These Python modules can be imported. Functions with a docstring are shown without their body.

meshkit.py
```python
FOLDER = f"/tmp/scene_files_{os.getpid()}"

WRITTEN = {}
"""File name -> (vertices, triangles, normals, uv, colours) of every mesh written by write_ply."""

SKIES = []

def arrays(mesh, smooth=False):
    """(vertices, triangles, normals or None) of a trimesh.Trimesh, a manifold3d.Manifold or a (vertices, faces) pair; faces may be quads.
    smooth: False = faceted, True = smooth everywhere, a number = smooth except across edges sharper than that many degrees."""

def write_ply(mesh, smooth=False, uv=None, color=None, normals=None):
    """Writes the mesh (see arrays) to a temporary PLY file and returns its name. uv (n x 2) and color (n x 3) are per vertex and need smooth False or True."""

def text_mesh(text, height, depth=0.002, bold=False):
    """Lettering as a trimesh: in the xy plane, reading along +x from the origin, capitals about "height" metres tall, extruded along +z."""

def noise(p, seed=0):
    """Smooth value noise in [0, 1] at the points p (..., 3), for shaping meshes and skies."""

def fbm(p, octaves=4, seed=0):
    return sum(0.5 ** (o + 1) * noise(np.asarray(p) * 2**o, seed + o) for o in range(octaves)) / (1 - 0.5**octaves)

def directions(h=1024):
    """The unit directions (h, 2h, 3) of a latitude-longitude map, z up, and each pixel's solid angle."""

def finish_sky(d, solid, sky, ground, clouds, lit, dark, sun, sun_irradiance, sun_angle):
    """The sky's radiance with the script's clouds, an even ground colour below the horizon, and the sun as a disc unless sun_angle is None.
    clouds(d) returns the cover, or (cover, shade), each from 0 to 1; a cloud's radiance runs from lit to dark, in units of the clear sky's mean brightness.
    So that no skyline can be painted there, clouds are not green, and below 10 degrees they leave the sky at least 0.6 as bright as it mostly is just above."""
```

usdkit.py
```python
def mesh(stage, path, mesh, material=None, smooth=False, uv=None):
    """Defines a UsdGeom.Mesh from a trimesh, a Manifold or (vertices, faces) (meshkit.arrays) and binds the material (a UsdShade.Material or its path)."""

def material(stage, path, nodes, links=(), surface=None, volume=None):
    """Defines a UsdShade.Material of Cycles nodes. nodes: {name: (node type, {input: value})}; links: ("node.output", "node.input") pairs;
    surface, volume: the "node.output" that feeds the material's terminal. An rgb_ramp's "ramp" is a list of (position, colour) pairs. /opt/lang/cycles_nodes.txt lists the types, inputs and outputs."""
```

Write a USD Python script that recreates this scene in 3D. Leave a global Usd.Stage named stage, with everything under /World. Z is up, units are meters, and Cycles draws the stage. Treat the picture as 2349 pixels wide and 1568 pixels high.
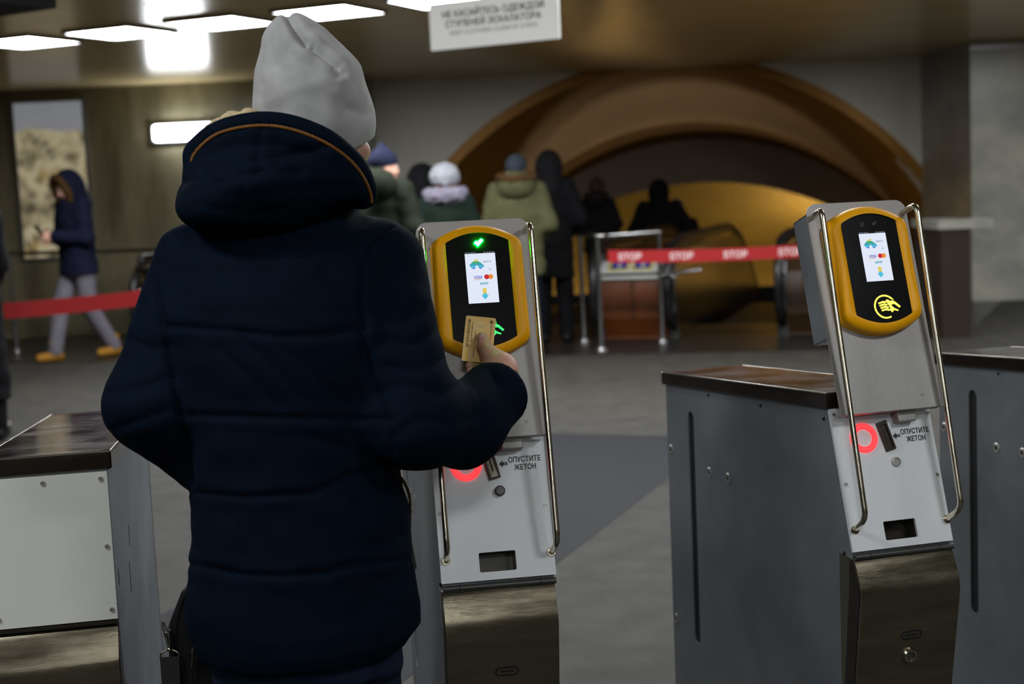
import math, random, sys
import numpy as np
import trimesh, shapely
import manifold3d as m3
from shapely.geometry import Polygon, Point, box as sbox
from shapely import affinity
from pxr import Usd, UsdGeom, UsdLux, UsdShade, Sdf, Gf
import usdkit, meshkit

random.seed(7)
rng = np.random.default_rng(7)
stage = Usd.Stage.CreateInMemory()
UsdGeom.Xform.Define(stage, '/World')
UsdGeom.Scope.Define(stage, '/World/Looks')

# ------------------------------------------------------------------ camera, lights, exposure
EXPOSURE = 1.6
FPX, CAM_Z, ROLL = 3262.0, 1.45, 0.045
PITCH = math.atan((784 - 428) * math.cos(ROLL) / FPX)
FWD = np.array([0, math.cos(PITCH), -math.sin(PITCH)])
_r0, _u0 = np.array([1.0, 0, 0]), np.array([0, math.sin(PITCH), math.cos(PITCH)])
RGT = _r0 * math.cos(ROLL) - _u0 * math.sin(ROLL)
UPV = _u0 * math.cos(ROLL) + _r0 * math.sin(ROLL)
EYE = np.array([0, 0, CAM_Z])
cam = UsdGeom.Camera.Define(stage, '/World/camera')
cam.AddTransformOp().Set(Gf.Matrix4d(*[float(v) for row in (np.append(RGT, 0), np.append(UPV, 0), np.append(-FWD, 0), np.append(EYE, 1)) for v in row]))
cam.CreateHorizontalApertureAttr(36.0)
cam.CreateVerticalApertureAttr(36.0 * 1568 / 2349)
cam.CreateFocalLengthAttr(36.0 * FPX / 2349)
cam.CreateFStopAttr(4.0)
cam.CreateFocusDistanceAttr(2.5)
cam.CreateExposureAttr(EXPOSURE)
PANEL = 15.0                      # radiance of the ceiling panels
COOL = (0.94, 0.97, 1.0)
WARM = (1.0, 0.66, 0.28)


def rect_light(name, loc, w, h, yaw, strength, color, tilt=0.0):
    l = UsdLux.RectLight.Define(stage, '/World/' + name)
    l.CreateWidthAttr(w); l.CreateHeightAttr(h); l.CreateColorAttr(Gf.Vec3f(*color)); l.CreateIntensityAttr(strength); l.CreateNormalizeAttr(False)
    x = UsdGeom.Xformable(l); x.AddTranslateOp().Set(Gf.Vec3d(*loc)); x.AddRotateZOp().Set(yaw)
    if tilt:
        x.AddRotateXOp().Set(tilt)
    return l


# the hall's other ceiling panels, outside the picture: over the turnstiles and behind the photographer
for i, (lx, ly, k) in enumerate([(-3.6, 0.3, .35), (-1.6, 1.4, .8), (1.9, 0.6, .8), (0.2, -1.0, .8), (-2.6, -2.2, .3), (2.6, -2.4, .8), (-0.2, -4.4, .7), (-2.6, 6.0, .7), (-.9, 5.4, 1.0), (.8, 4.8, 1.0), (2.5, 4.2, .7),
                                 (.47, 9.6, 1.1), (1.3, 9.28, 1.1), (2.13, 8.94, 1.1), (2.96, 8.6, 1.1), (3.8, 8.27, 1.1), (5.6, 11.9, 1.2), (6.3, 11.6, 1.2)]):
    rect_light('ceiling_lamp_light_%03d' % i, (lx, ly, 2.735), .56, .56, -24, PANEL * k, COOL)
# the lamps of the escalator tunnel stand on the balustrades below the edge of the floor
for i, (lx, ly, lz) in enumerate([(1.55, 21.5, -2.0), (4.1, 22.2, -2.2), (3.2, 25.5, -4.3), (5.4, 26.5, -4.6)]):
    l = UsdLux.SphereLight.Define(stage, '/World/tunnel_lamp_light_%03d' % i)
    l.CreateRadiusAttr(.16); l.CreateColorAttr(Gf.Vec3f(1.0, .84, .52)); l.CreateIntensityAttr(21.0); UsdGeom.Xformable(l).AddTranslateOp().Set(Gf.Vec3d(lx, ly, lz))


def ray(x, y):
    return FWD * FPX + RGT * (x - 1174.5) - UPV * (y - 784)
def P(x, y, D):                  # the point of the scene at distance D that the photograph shows at (x, y)
    d = ray(x, y); return EYE + d * (D / d[1])
def on_z(x, y, z=0.0):
    d = ray(x, y); return EYE + d * ((z - CAM_Z) / d[2])
def px(p):
    v = np.asarray(p, float) - EYE; w = v @ FWD
    return np.stack([1174.5 + FPX * (v @ RGT) / w, 784 - FPX * (v @ UPV) / w], -1)


# ------------------------------------------------------------------ materials
def lin(c):
    return tuple(((v / 255) / 12.92 if v / 255 <= .04045 else ((v / 255 + .055) / 1.055) ** 2.4) for v in c)

def mat(name, color, rough=.5, metal=0.0, vary=0.0, scale=6.0, stretch=(1, 1, 1), color2=None, bump=0.0, bscale=80.0, bstretch=(1, 1, 1), spec=.5, rvary=0.0, coat=0.0, sheen=0.0, detail=4.0, trans=0.0, extra=None):
    n = {'p': ('principled_bsdf', {'base_color': color, 'roughness': rough, 'metallic': metal, 'specular_ior_level': spec, 'coat_weight': coat, 'sheen_weight': sheen})}
    l = []
    if trans:
        n['p'][1]['transmission_weight'] = trans
    if extra:
        n['p'][1].update(extra)
    if vary or color2 is not None or rvary or bump:
        n['g'] = ('geometry', {})
    if vary or color2 is not None or rvary:
        n['m'] = ('mapping', {'scale': stretch}); n['n'] = ('noise_texture', {'scale': scale, 'detail': detail, 'roughness': .6})
        l += [('g.position', 'm.vector'), ('m.vector', 'n.vector')]
        a = np.array(color); b = np.array(color2) if color2 is not None else None
        lo, hi = (a * (1 - vary), a * (1 + vary)) if b is None else (a, b)
        n['r'] = ('rgb_ramp', {'ramp': [(.3, tuple(lo)), (.7, tuple(np.minimum(hi, 1)))]})
        l += [('n.fac', 'r.fac'), ('r.color', 'p.base_color')]
        if rvary:
            n['rr'] = ('map_range', {'from_min': .3, 'from_max': .7, 'to_min': max(rough - rvary, .02), 'to_max': rough + rvary})
            l += [('n.fac', 'rr.value'), ('rr.result', 'p.roughness')]
    if bump:
        n['bm'] = ('mapping', {'scale': bstretch}); n['bn'] = ('noise_texture', {'scale': bscale, 'detail': 3.0}); n['b'] = ('bump', {'strength': bump, 'distance': .002})
        l += [('g.position', 'bm.vector'), ('bm.vector', 'bn.vector'), ('bn.fac', 'b.height'), ('b.normal', 'p.normal')]
    return usdkit.material(stage, '/World/Looks/' + name, n, l, surface='p.BSDF')

def glow(name, color, strength, base=(.02, .02, .02)):
    return usdkit.material(stage, '/World/Looks/' + name, {'p': ('principled_bsdf', {'base_color': base, 'roughness': .5, 'emission_color': color, 'emission_strength': strength})}, [], surface='p.BSDF')


# ------------------------------------------------------------------ scene helpers
_used = {}
def numbered(parent, name):
    k = _used.get((parent, name), 0); _used[(parent, name)] = k + 1
    return name if k == 0 else '%s_%03d' % (name, k)

def setdata(prim, label=None, category=None, group=None, kind=None):
    for k, v in (('label', label), ('category', category), ('group', group), ('kind', kind)):
        if v:
            prim.SetCustomDataByKey(k, v)

def thing(name, label, category, loc=(0, 0, 0), yaw=0.0, group=None, kind=None):
    path = '/World/' + numbered('/World', name)
    x = UsdGeom.Xform.Define(stage, path)
    x.AddTranslateOp().Set(Gf.Vec3d(*[float(v) for v in loc])); x.AddRotateZOp().Set(float(yaw))
    setdata(x.GetPrim(), label, category, group, kind)
    return path

def obj(name, mesh, material, parent='/World', smooth=30, label=None, category=None, group=None, kind=None):
    path = parent + '/' + numbered(parent, name)
    m = usdkit.mesh(stage, path, mesh, material, smooth=smooth)
    setdata(m.GetPrim(), label, category, group, kind)
    return path

def copy_thing(src, name, label, loc, yaw=0.0):
    path = '/World/' + numbered('/World', name)
    x = UsdGeom.Xform.Define(stage, path)
    x.GetPrim().GetReferences().AddInternalReference(src); x.GetPrim().SetInstanceable(True)
    x.ClearXformOpOrder()
    x.AddTranslateOp().Set(Gf.Vec3d(*[float(v) for v in loc])); x.AddRotateZOp().Set(float(yaw))
    setdata(x.GetPrim(), label)
    return path


# ------------------------------------------------------------------ mesh helpers
def cat(*ms):
    out = []
    for m in ms:
        out += list(m) if isinstance(m, (list, tuple)) else [m]
    return trimesh.util.concatenate(out)

def tm(man):
    q = man.to_mesh(); return trimesh.Trimesh(q.vert_properties[:, :3], q.tri_verts, process=False)

def bx(x0, x1, y0, y1, z0, z1):
    b = trimesh.creation.box([x1 - x0, y1 - y0, z1 - z0]); b.apply_translation([(x0 + x1) / 2, (y0 + y1) / 2, (z0 + z1) / 2]); return b

def rbox(x0, x1, y0, y1, z0, z1, r=.004, seg=8):
    s = m3.Manifold.sphere(r, seg)
    return tm(m3.Manifold.batch_hull([s.translate((x, y, z)) for x in (x0 + r, x1 - r) for y in (y0 + r, y1 - r) for z in (z0 + r, z1 - r)]))

def cyl(a, b, r, seg=20, r2=None):
    a, b = np.asarray(a, float), np.asarray(b, float); d = b - a; L = np.linalg.norm(d)
    c = tm(m3.Manifold.cylinder(L, r, r if r2 is None else r2, seg))
    c.apply_transform(trimesh.geometry.align_vectors([0, 0, 1], d / L)); c.apply_translation(a); return c

def tube(pts, r, seg=12, closed=False):
    """A round tube through the points, with caps."""
    p = np.asarray(pts, float); n = len(p)
    t = np.gradient(p, axis=0) if not closed else np.roll(p, -1, 0) - np.roll(p, 1, 0)
    t /= np.linalg.norm(t, axis=1, keepdims=True)
    a = np.zeros_like(p); ref = np.array([0, 0, 1.0]) if abs(t[0][2]) < .9 else np.array([1.0, 0, 0])
    v = np.cross(t[0], ref); v /= np.linalg.norm(v)
    for i in range(n):
        v = v - t[i] * (v @ t[i]); v /= np.linalg.norm(v); a[i] = v
    b = np.cross(t, a); ang = np.arange(seg) * 2 * np.pi / seg
    rr = np.broadcast_to(r, (n,))
    V = (p[:, None] + rr[:, None, None] * (np.cos(ang)[None, :, None] * a[:, None] + np.sin(ang)[None, :, None] * b[:, None])).reshape(-1, 3)
    F = []
    m = n if closed else n - 1
    for i in range(m):
        k = (i + 1) % n
        for j in range(seg):
            q = (j + 1) % seg
            F += [[i * seg + j, i * seg + q, k * seg + q], [i * seg + j, k * seg + q, k * seg + j]]
    if not closed:
        V = np.vstack([V, p[0], p[-1]]); c0, c1 = len(V) - 2, len(V) - 1
        for j in range(seg):
            q = (j + 1) % seg
            F += [[c0, q, j], [c1, (n - 1) * seg + j, (n - 1) * seg + q]]
    return trimesh.Trimesh(V, F, process=False)

def bend(pts, r, k=6):
    """Rounds the corners of a polyline."""
    p = [np.asarray(q, float) for q in pts]; out = [p[0]]
    for i in range(1, len(p) - 1):
        u = p[i - 1] - p[i]; w = p[i + 1] - p[i]; d = min(r, np.linalg.norm(u) * .49, np.linalg.norm(w) * .49)
        a, b = p[i] + u / np.linalg.norm(u) * d, p[i] + w / np.linalg.norm(w) * d
        for t in np.linspace(0, 1, k):
            out.append((1 - t) ** 2 * a + 2 * t * (1 - t) * p[i] + t * t * b)
    return np.array(out + [p[-1]])

def extr(poly, z0, z1):
    ps = getattr(poly, 'geoms', [poly])
    ms = []
    for g in ps:
        m = trimesh.creation.extrude_polygon(g, z1 - z0, engine='earcut'); m.apply_translation([0, 0, z0]); ms.append(m)
    return cat(ms)

def frame4(o, X, Y, Z):
    T = np.eye(4); T[:3, 0], T[:3, 1], T[:3, 2], T[:3, 3] = X, Y, Z, o; return T

def moved(m, T):
    m = m.copy(); m.apply_transform(T); return m

def text(s, h, T, depth=.0006, bold=False, center=True, width=None):
    m = meshkit.text_mesh(s, h, depth, bold)
    b = m.bounds
    m.apply_translation([-(b[0][0] + b[1][0]) / 2 if center else -b[0][0], -h / 2, 0])
    if width:
        k = width / (b[1][0] - b[0][0]); m.apply_scale([k, 1, 1])
    m.apply_transform(T); return m

def prism(profile, x0, x1, shear=0.0):
    """The (y, z) outline swept along x, with x sheared by y."""
    m = extr(Polygon(profile), x0, x1)            # (y, z, x)
    v = m.vertices; m.vertices = np.stack([v[:, 2] - v[:, 0] * shear, v[:, 0], v[:, 1]], 1)
    m.fix_normals(); return m


# ------------------------------------------------------------------ distance-field modelling, for bodies and clothes
def rcone(p, a, b, ra, rb, sq=None):
    a, b = np.asarray(a, np.float32), np.asarray(b, np.float32)
    pa, ba = p - a, b - a
    t = np.clip(pa @ ba / max(float(ba @ ba), 1e-9), 0, 1)
    q = pa - t[..., None] * ba
    return np.sqrt((q * q).sum(-1)) - (ra + (rb - ra) * t)

def ellip(p, c, r, R=None):
    q = p - np.asarray(c, np.float32)
    if R is not None:
        q = q @ np.asarray(R, np.float32)
    r = np.asarray(r, np.float32)
    k = np.sqrt(((q / r) ** 2).sum(-1)); k2 = np.sqrt(((q / (r * r)) ** 2).sum(-1))
    return k * (k - 1) / np.maximum(k2, 1e-6)

def smin(k, *d):
    o = d[0]
    for e in d[1:]:
        h = np.maximum(k - np.abs(o - e), 0) / k; o = np.minimum(o, e) - h * h * k * .25
    return o

def smax(k, a, b):
    return -smin(k, -a, -b)

def loft(p, rows, axis=2):
    """rows of (z, cx, cy, half width, half depth)."""
    rows = np.asarray(sorted(rows), float)
    z = p[..., 2]; g = [np.interp(z, rows[:, 0], rows[:, i]) for i in range(1, 5)]
    q = np.sqrt(((p[..., 0] - g[0]) / g[2]) ** 2 + ((p[..., 1] - g[1]) / g[3]) ** 2)
    d = (q - 1) * np.minimum(g[2], g[3])
    return np.maximum(d, np.maximum(rows[0, 0] - z, z - rows[-1, 0]))

def nets(f, lo, hi, h, smooth=2):
    """Surface nets of the zero set of f on a grid of step h: one closed, even mesh."""
    lo, hi = np.asarray(lo, float), np.asarray(hi, float)
    n = np.ceil((hi - lo) / h).astype(int) + 1
    ax = [(lo[i] + h * np.arange(n[i])).astype(np.float32) for i in range(3)]
    V = np.empty(n, np.float32)
    for i in range(0, n[0], 16):
        g = np.stack(np.meshgrid(ax[0][i:i + 16], ax[1], ax[2], indexing='ij'), -1); V[i:i + 16] = f(g)
    for s in (np.s_[0], np.s_[-1]):
        V[s] = np.maximum(V[s], 1e-3); V[:, s] = np.maximum(V[:, s], 1e-3); V[:, :, s] = np.maximum(V[:, :, s], 1e-3)
    S = V < 0
    c = np.array([(i, j, k) for i in (0, 1) for j in (0, 1) for k in (0, 1)])
    def sub(A, o): return A[o[0]:n[0] - 1 + o[0], o[1]:n[1] - 1 + o[1], o[2]:n[2] - 1 + o[2]]
    cnt = sum(sub(S, o).astype(np.int8) for o in c)
    act = np.argwhere((cnt > 0) & (cnt < 8))
    if len(act) == 0:
        raise ValueError('empty field')
    vals = np.stack([V[tuple((act + o).T)] for o in c], 1)
    acc, num = np.zeros((len(act), 3)), np.zeros(len(act))
    for a in range(8):
        for b in range(a + 1, 8):
            if np.abs(c[a] - c[b]).sum() == 1:
                m = (vals[:, a] < 0) != (vals[:, b] < 0)
                t = np.where(m, vals[:, a] / np.where(m, vals[:, a] - vals[:, b], 1), 0)
                acc += np.where(m[:, None], c[a] + t[:, None] * (c[b] - c[a]), 0); num += m
    pos = lo + h * (act + acc / num[:, None])
    idx = np.full(n - 1, -1, np.int64); idx[tuple(act.T)] = np.arange(len(act))
    F = []
    for d in range(3):
        e = np.eye(3, dtype=int)[d]; u, w = np.eye(3, dtype=int)[(d + 1) % 3], np.eye(3, dtype=int)[(d + 2) % 3]
        A = S[:n[0] - e[0], :n[1] - e[1], :n[2] - e[2]]; B = S[e[0]:, e[1]:, e[2]:]
        q = np.argwhere(A != B); q = q[(q[:, (d + 1) % 3] > 0) & (q[:, (d + 2) % 3] > 0) & (q[:, (d + 1) % 3] < n[(d + 1) % 3] - 1) & (q[:, (d + 2) % 3] < n[(d + 2) % 3] - 1)]
        i0, i1, i2, i3 = (idx[tuple((q - s).T)] for s in (u + w, w, 0 * u, u))
        ins = A[tuple(q.T)]
        quad = np.where(ins[:, None], np.stack([i0, i1, i2, i3], 1), np.stack([i3, i2, i1, i0], 1)); F.append(quad)
    F = np.vstack(F); F = F[(F >= 0).all(1)]
    m = trimesh.Trimesh(pos, np.vstack([F[:, [0, 1, 2]], F[:, [0, 2, 3]]]), process=False)
    if smooth:
        trimesh.smoothing.filter_taubin(m, .5, .52, smooth * 2)
        m.vertices = pos + np.clip(np.nan_to_num(np.array(m.vertices) - pos), -h, h)
    return m

def rot(yaw=0, pitch=0, roll=0):
    cy, sy, cp, sp, cr, sr = (f(math.radians(a)) for a in (yaw, pitch, roll) for f in (math.cos, math.sin))
    return np.array([[cy, -sy, 0], [sy, cy, 0], [0, 0, 1]]) @ np.array([[1, 0, 0], [0, cp, -sp], [0, sp, cp]]) @ np.array([[cr, 0, sr], [0, 1, 0], [-sr, 0, cr]])

# ------------------------------------------------------------------ materials of the place
M = {}
M['floor'] = mat('floor_granite', lin((52, 50, 45)), .7, spec=.2, vary=.38, scale=6.0, bump=.1, bscale=30, detail=8)
M['floor_dark'] = mat('floor_dark_granite', lin((17, 19, 24)), .7, spec=.2, vary=.25, scale=5.0, detail=8)
M['landing'] = mat('landing_steel', lin((46, 44, 42)), .35, metal=.5, vary=.2, scale=4)
M['ceiling'] = usdkit.material(stage, '/World/Looks/ceiling_lamella', {
    'g': ('geometry', {}), 'm': ('mapping', {'scale': (.6, 9.0, 1)}), 'n': ('noise_texture', {'scale': 1.6, 'detail': 2.0}),
    'r': ('rgb_ramp', {'ramp': [(.3, lin((208, 184, 136))), (.7, lin((232, 208, 158)))]}),
    'w': ('wave_texture', {'wave_type': 'bands', 'bands_direction': 'y', 'scale': 2.2, 'distortion': .3}), 'b': ('bump', {'strength': .12, 'distance': .008}),
    'p': ('principled_bsdf', {'roughness': .22, 'metallic': .15, 'specular_ior_level': .4})},
    [('g.position', 'm.vector'), ('m.vector', 'n.vector'), ('n.fac', 'r.fac'), ('r.color', 'p.base_color'), ('g.position', 'w.vector'), ('w.fac', 'b.height'), ('b.normal', 'p.normal')], surface='p.BSDF')
M['marble'] = mat('dark_marble', lin((92, 84, 62)), .22, color2=lin((146, 138, 112)), scale=1.3, stretch=(2.2, 2.2, .5), detail=7, spec=.5)
M['marble_light'] = mat('light_marble', lin((126, 128, 122)), .3, color2=lin((176, 172, 158)), scale=1.6, stretch=(1, 1, 1.6), detail=7)
M['plaster'] = mat('arch_plaster', lin((232, 228, 214)), .5, vary=.1, scale=.8)
M['gold'] = mat('gold_lamella', lin((166, 114, 30)), .42, metal=.25, vary=.12, scale=2.0, bump=.35, bscale=4, bstretch=(6, .4, 6))
M['gold_bright'] = mat('gold_tunnel_lining', lin((192, 150, 50)), .22, metal=.75, vary=.14, scale=2.0, bump=.8, bscale=2.5, bstretch=(5, .5, 5))
M['bulkhead'] = mat('bulkhead_brown', lin((110, 84, 54)), .5, vary=.1, scale=1.0)
M['trim'] = mat('trim_aluminium', lin((150, 150, 150)), .3, metal=.8)
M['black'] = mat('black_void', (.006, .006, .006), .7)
M['panel_glow'] = usdkit.material(stage, '/World/Looks/panel_diffuser', {'e': ('emission', {'color': COOL, 'strength': PANEL})}, [], surface='e.emission')
M['tube_glow'] = usdkit.material(stage, '/World/Looks/tube_diffuser', {'e': ('emission', {'color': (.9, .96, 1.0), 'strength': PANEL * .8})}, [], surface='e.emission')

# ------------------------------------------------------------------ the setting
E1 = np.array([math.cos(math.radians(-22)), math.sin(math.radians(-22)), 0]); E2 = np.array([-E1[1], E1[0], 0])   # the hall's own axes
AX = np.array([.325, 1.0, 0]); AX /= np.linalg.norm(AX); AXL = np.array([AX[1], -AX[0], 0])                        # the escalators' axis and its right
ISL = np.array([1.12, 13.0, 0])                                                                                   # foot of the newel between the escalators
AX_YAW = math.degrees(math.atan2(-AX[0], AX[1]))

def struct(name, mesh, m, smooth=30, label=None):
    return obj(name, mesh, m, smooth=smooth, label=label, kind='structure')

pit = Polygon([tuple((ISL + AX * s + AXL * t)[:2]) for s, t in ((1.3, -1.5), (1.3, 2.7), (8, 2.7), (8, -1.5))])
fl = Polygon([(-9.2, -6.2), (8.2, -6.2), (8.2, 17.2), (-9.2, 17.2)]).difference(pit)
struct('floor', extr(fl, -.15, 0), M['floor'], label='grey granite floor of the station hall')
c0 = np.array([.682, 6.712, 0]); top = .42
bandc = [c0 + E2 * 1.25, c0 + E2 * 1.25 - E1 * 1.15, c0 - E2 * 3.4 - E1 * 1.15, c0 - E2 * 3.4]
struct('trim_1', extr(Polygon([p[:2] for p in bandc]), 0, .0015), M['floor_dark'], label='dark stone band set into the floor beside the turnstiles')
edge = [on_z(-60, 834), on_z(560, 826), on_z(1300, 815), on_z(1900, 803), on_z(2225, 762), on_z(2349, 640)]
land = Polygon([tuple(p[:2]) for p in edge] + [(7.4, 17.2), (-7, 17.2)]).buffer(0).difference(pit)
struct('trim_2', extr(land, 0, .004), M['landing'], label='dark steel landing in front of the escalators')
struct('ceiling', extr(Polygon([(-9.2, -6.2), (8.2, -6.2), (8.2, 17.3), (-9.2, 17.3)]), 2.75, 2.9), M['ceiling'], label='glossy brown lamella ceiling of the hall')
struct('wall_left', bx(-9.2, -9.0, -6.2, 17.3, 0, 2.75), M['marble'])
struct('wall_right', bx(8.0, 8.2, -6.2, 17.3, 0, 2.75), M['marble'])
struct('wall_back', bx(-9.0, 8.0, -6.2, -6.0, 0, 2.75), M['marble'])
struct('wall_front', bx(-9.0, -1.5, 16.0, 17.3, 0, 2.75), M['marble'], label='polished olive brown marble wall behind the lit poster')
# the arch wall, its barrel, the bulkhead and the lined tunnel
R1, A0, A1 = 3.67, np.array([1.99, 17.0, -.9]), np.array([2.72, 20.0, -1.68])
wallp = sbox(-1.5, 0, 8.0, 2.75).difference(Point(A0[0], A0[2]).buffer(R1, 64))
wallp = max(wallp.geoms, key=lambda g: g.area) if False else wallp
arch = prism([(0, 0), (.3, 0), (.3, 1), (0, 1)], 0, 1)
def upright(poly, y0, y1):       # an outline in (x, z), given depth along y
    m = extr(poly, 0, y1 - y0); v = m.vertices; m.vertices = np.stack([v[:, 0], y1 - v[:, 2], v[:, 1]], 1); m.fix_normals(); return m
struct('wall_arch', upright(wallp, 17.0, 17.3), M['plaster'], label='grey plaster wall around the golden escalator arch')
def barrel(ca, cb, ra, rb, th=.12, a0=-25, a1=205, n=72):
    a = np.radians(np.linspace(a0, a1, n)); V = []
    for c, r in ((ca, ra), (cb, rb), (cb, rb + th), (ca, ra + th)):
        V.append(np.stack([c[0] + r * np.cos(a), np.full(n, c[1]), c[2] + r * np.sin(a)], 1))
    F = []
    for k in range(4):
        q = (k + 1) % 4
        for i in range(n - 1):
            F.append([k * n + i, k * n + i + 1, q * n + i + 1, q * n + i])
    m = trimesh.Trimesh(np.vstack(V), np.vstack([[f[0], f[1], f[2]] for f in F] + [[f[0], f[2], f[3]] for f in F]), process=False); return m
struct('trim_3', barrel(A0 + [0, -.02, 0], A1, R1, R1), M['gold'], smooth=40, label='brown gold lined barrel vault behind the arch')
B1, RB = np.array([2.74, 20.0, -2.9]), 4.29
bulk = Point(A1[0], A1[2]).buffer(R1 + .1, 64).difference(Point(B1[0], B1[2]).buffer(RB, 64)).intersection(sbox(-9, -3, 12, 4))
struct('wall_bulkhead', upright(bulk, 20.0, 20.2), M['bulkhead'], label='dark brown bulkhead between the two vaults')
DN = np.array([.325, 1.0, -.577]) * 16
struct('trim_4', barrel(B1 + [0, .2, 0], B1 + DN, RB, RB, a0=-5, a1=185), M['gold_bright'], smooth=40, label='gold lined tunnel vault running down with the escalators')
struct('wall_tunnel_end', bx(1, 16, 36.1, 36.3, -17, -4), M['bulkhead'])
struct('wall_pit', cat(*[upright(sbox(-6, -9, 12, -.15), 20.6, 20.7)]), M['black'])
# pier and parapet on the right
q0 = P(2228, 400, 15.2)
struct('wall_pier', bx(q0[0], 8.0, 15.2, 17.0, 0, 2.75), M['marble_light'], label='light marble pier at the right of the arch')
struct('trim_5', bx(q0[0] - .01, 8.0, 15.17, 15.2, 2.66, 2.72), M['trim'])
pc = P(2152, 505, 12.0); pc2 = P(2285, 505, 12.0)
pa = thing('parapet', 'low dark brown parapet with pale rounded top beside the marble pier', 'parapet', ((pc[0] + pc2[0]) / 2, 12.0, 0))
w2 = (pc2[0] - pc[0]) / 2
obj('wall', bx(-w2 + .03, w2 - .22, 0.02, .78, 0, .93), mat('parapet_dark_brown', lin((46, 36, 26)), .5, vary=.1, scale=3), pa)
cap = sbox(-w2, 0, w2 - .18, .80).union(Point(w2 - .18, .18).buffer(.18)).union(sbox(-w2, 0, w2 - .02, .2).buffer(-.02).buffer(.02))
obj('cap', extr(cap, .93, 1.0), M['marble_light'], pa)
bc = P(130, 19, 7.6)
struct('trim_7', moved(bx(-1.3, 0, -1.6, 0, 0, 2.75 - bc[2]), frame4(bc, [math.cos(-.55), math.sin(-.55), 0], [-math.sin(-.55), math.cos(-.55), 0], [0, 0, 1])), M['black'], label='dark boxed duct under the ceiling')

# the ceiling panels in view
def light_panel(k, c, label):
    t = thing('ceiling_light', label, 'ceiling light', (c[0], c[1], 2.75), -24, group=None)
    h = .285
    fr = sbox(-h - .02, -h - .02, h + .02, h + .02).difference(sbox(-h, -h, h, h))
    obj('frame', extr(fr, -.022, 0), M['trim'], t)
    obj('diffuser', bx(-h, h, -h, h, -.014, -.002), M['panel_glow'], t, smooth=False)
names = ['square ceiling light panel cut by the left edge of the picture', 'second ceiling light panel from the left, above the lit wall lamp', 'third ceiling light panel, left of the grey hat', 'fourth ceiling light panel, just right of the tip of the grey hat', 'fifth ceiling light panel, cut by the top edge beside the white sign']
for k in range(5):
    light_panel(k, np.array([-3.68, 11.29]) + k * np.array([.83, -.335]), names[k])

# wall lamp and poster
lc = P(418, 303, 15.9)
t = thing('wall_lamp', 'glowing white fluorescent lamp on the marble wall', 'lamp', (lc[0], 16.0, lc[2]))
obj('housing', rbox(-.36, .36, -.06, 0, -.11, .11, .012), M['trim'], t)
obj('diffuser', rbox(-.325, .325, -.11, -.05, -.088, .088, .03), M['tube_glow'], t)
p0, p1, p2 = P(30, 238, 15.98), P(188, 236, 15.98), P(62, 592, 15.98)
pw, ph = p1[0] - p0[0], p0[2] - p2[2]
t = thing('poster', 'tall lit landscape poster with grey sky and pale stony hillside on the marble wall', 'poster', (p0[0] + pw / 2, 16.0, p2[2]))
fr = sbox(-pw / 2 - .03, -.03, pw / 2 + .03, ph + .03).difference(sbox(-pw / 2, 0, pw / 2, ph))
obj('frame', upright(fr, -.05, 0), M['trim'], t)
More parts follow.
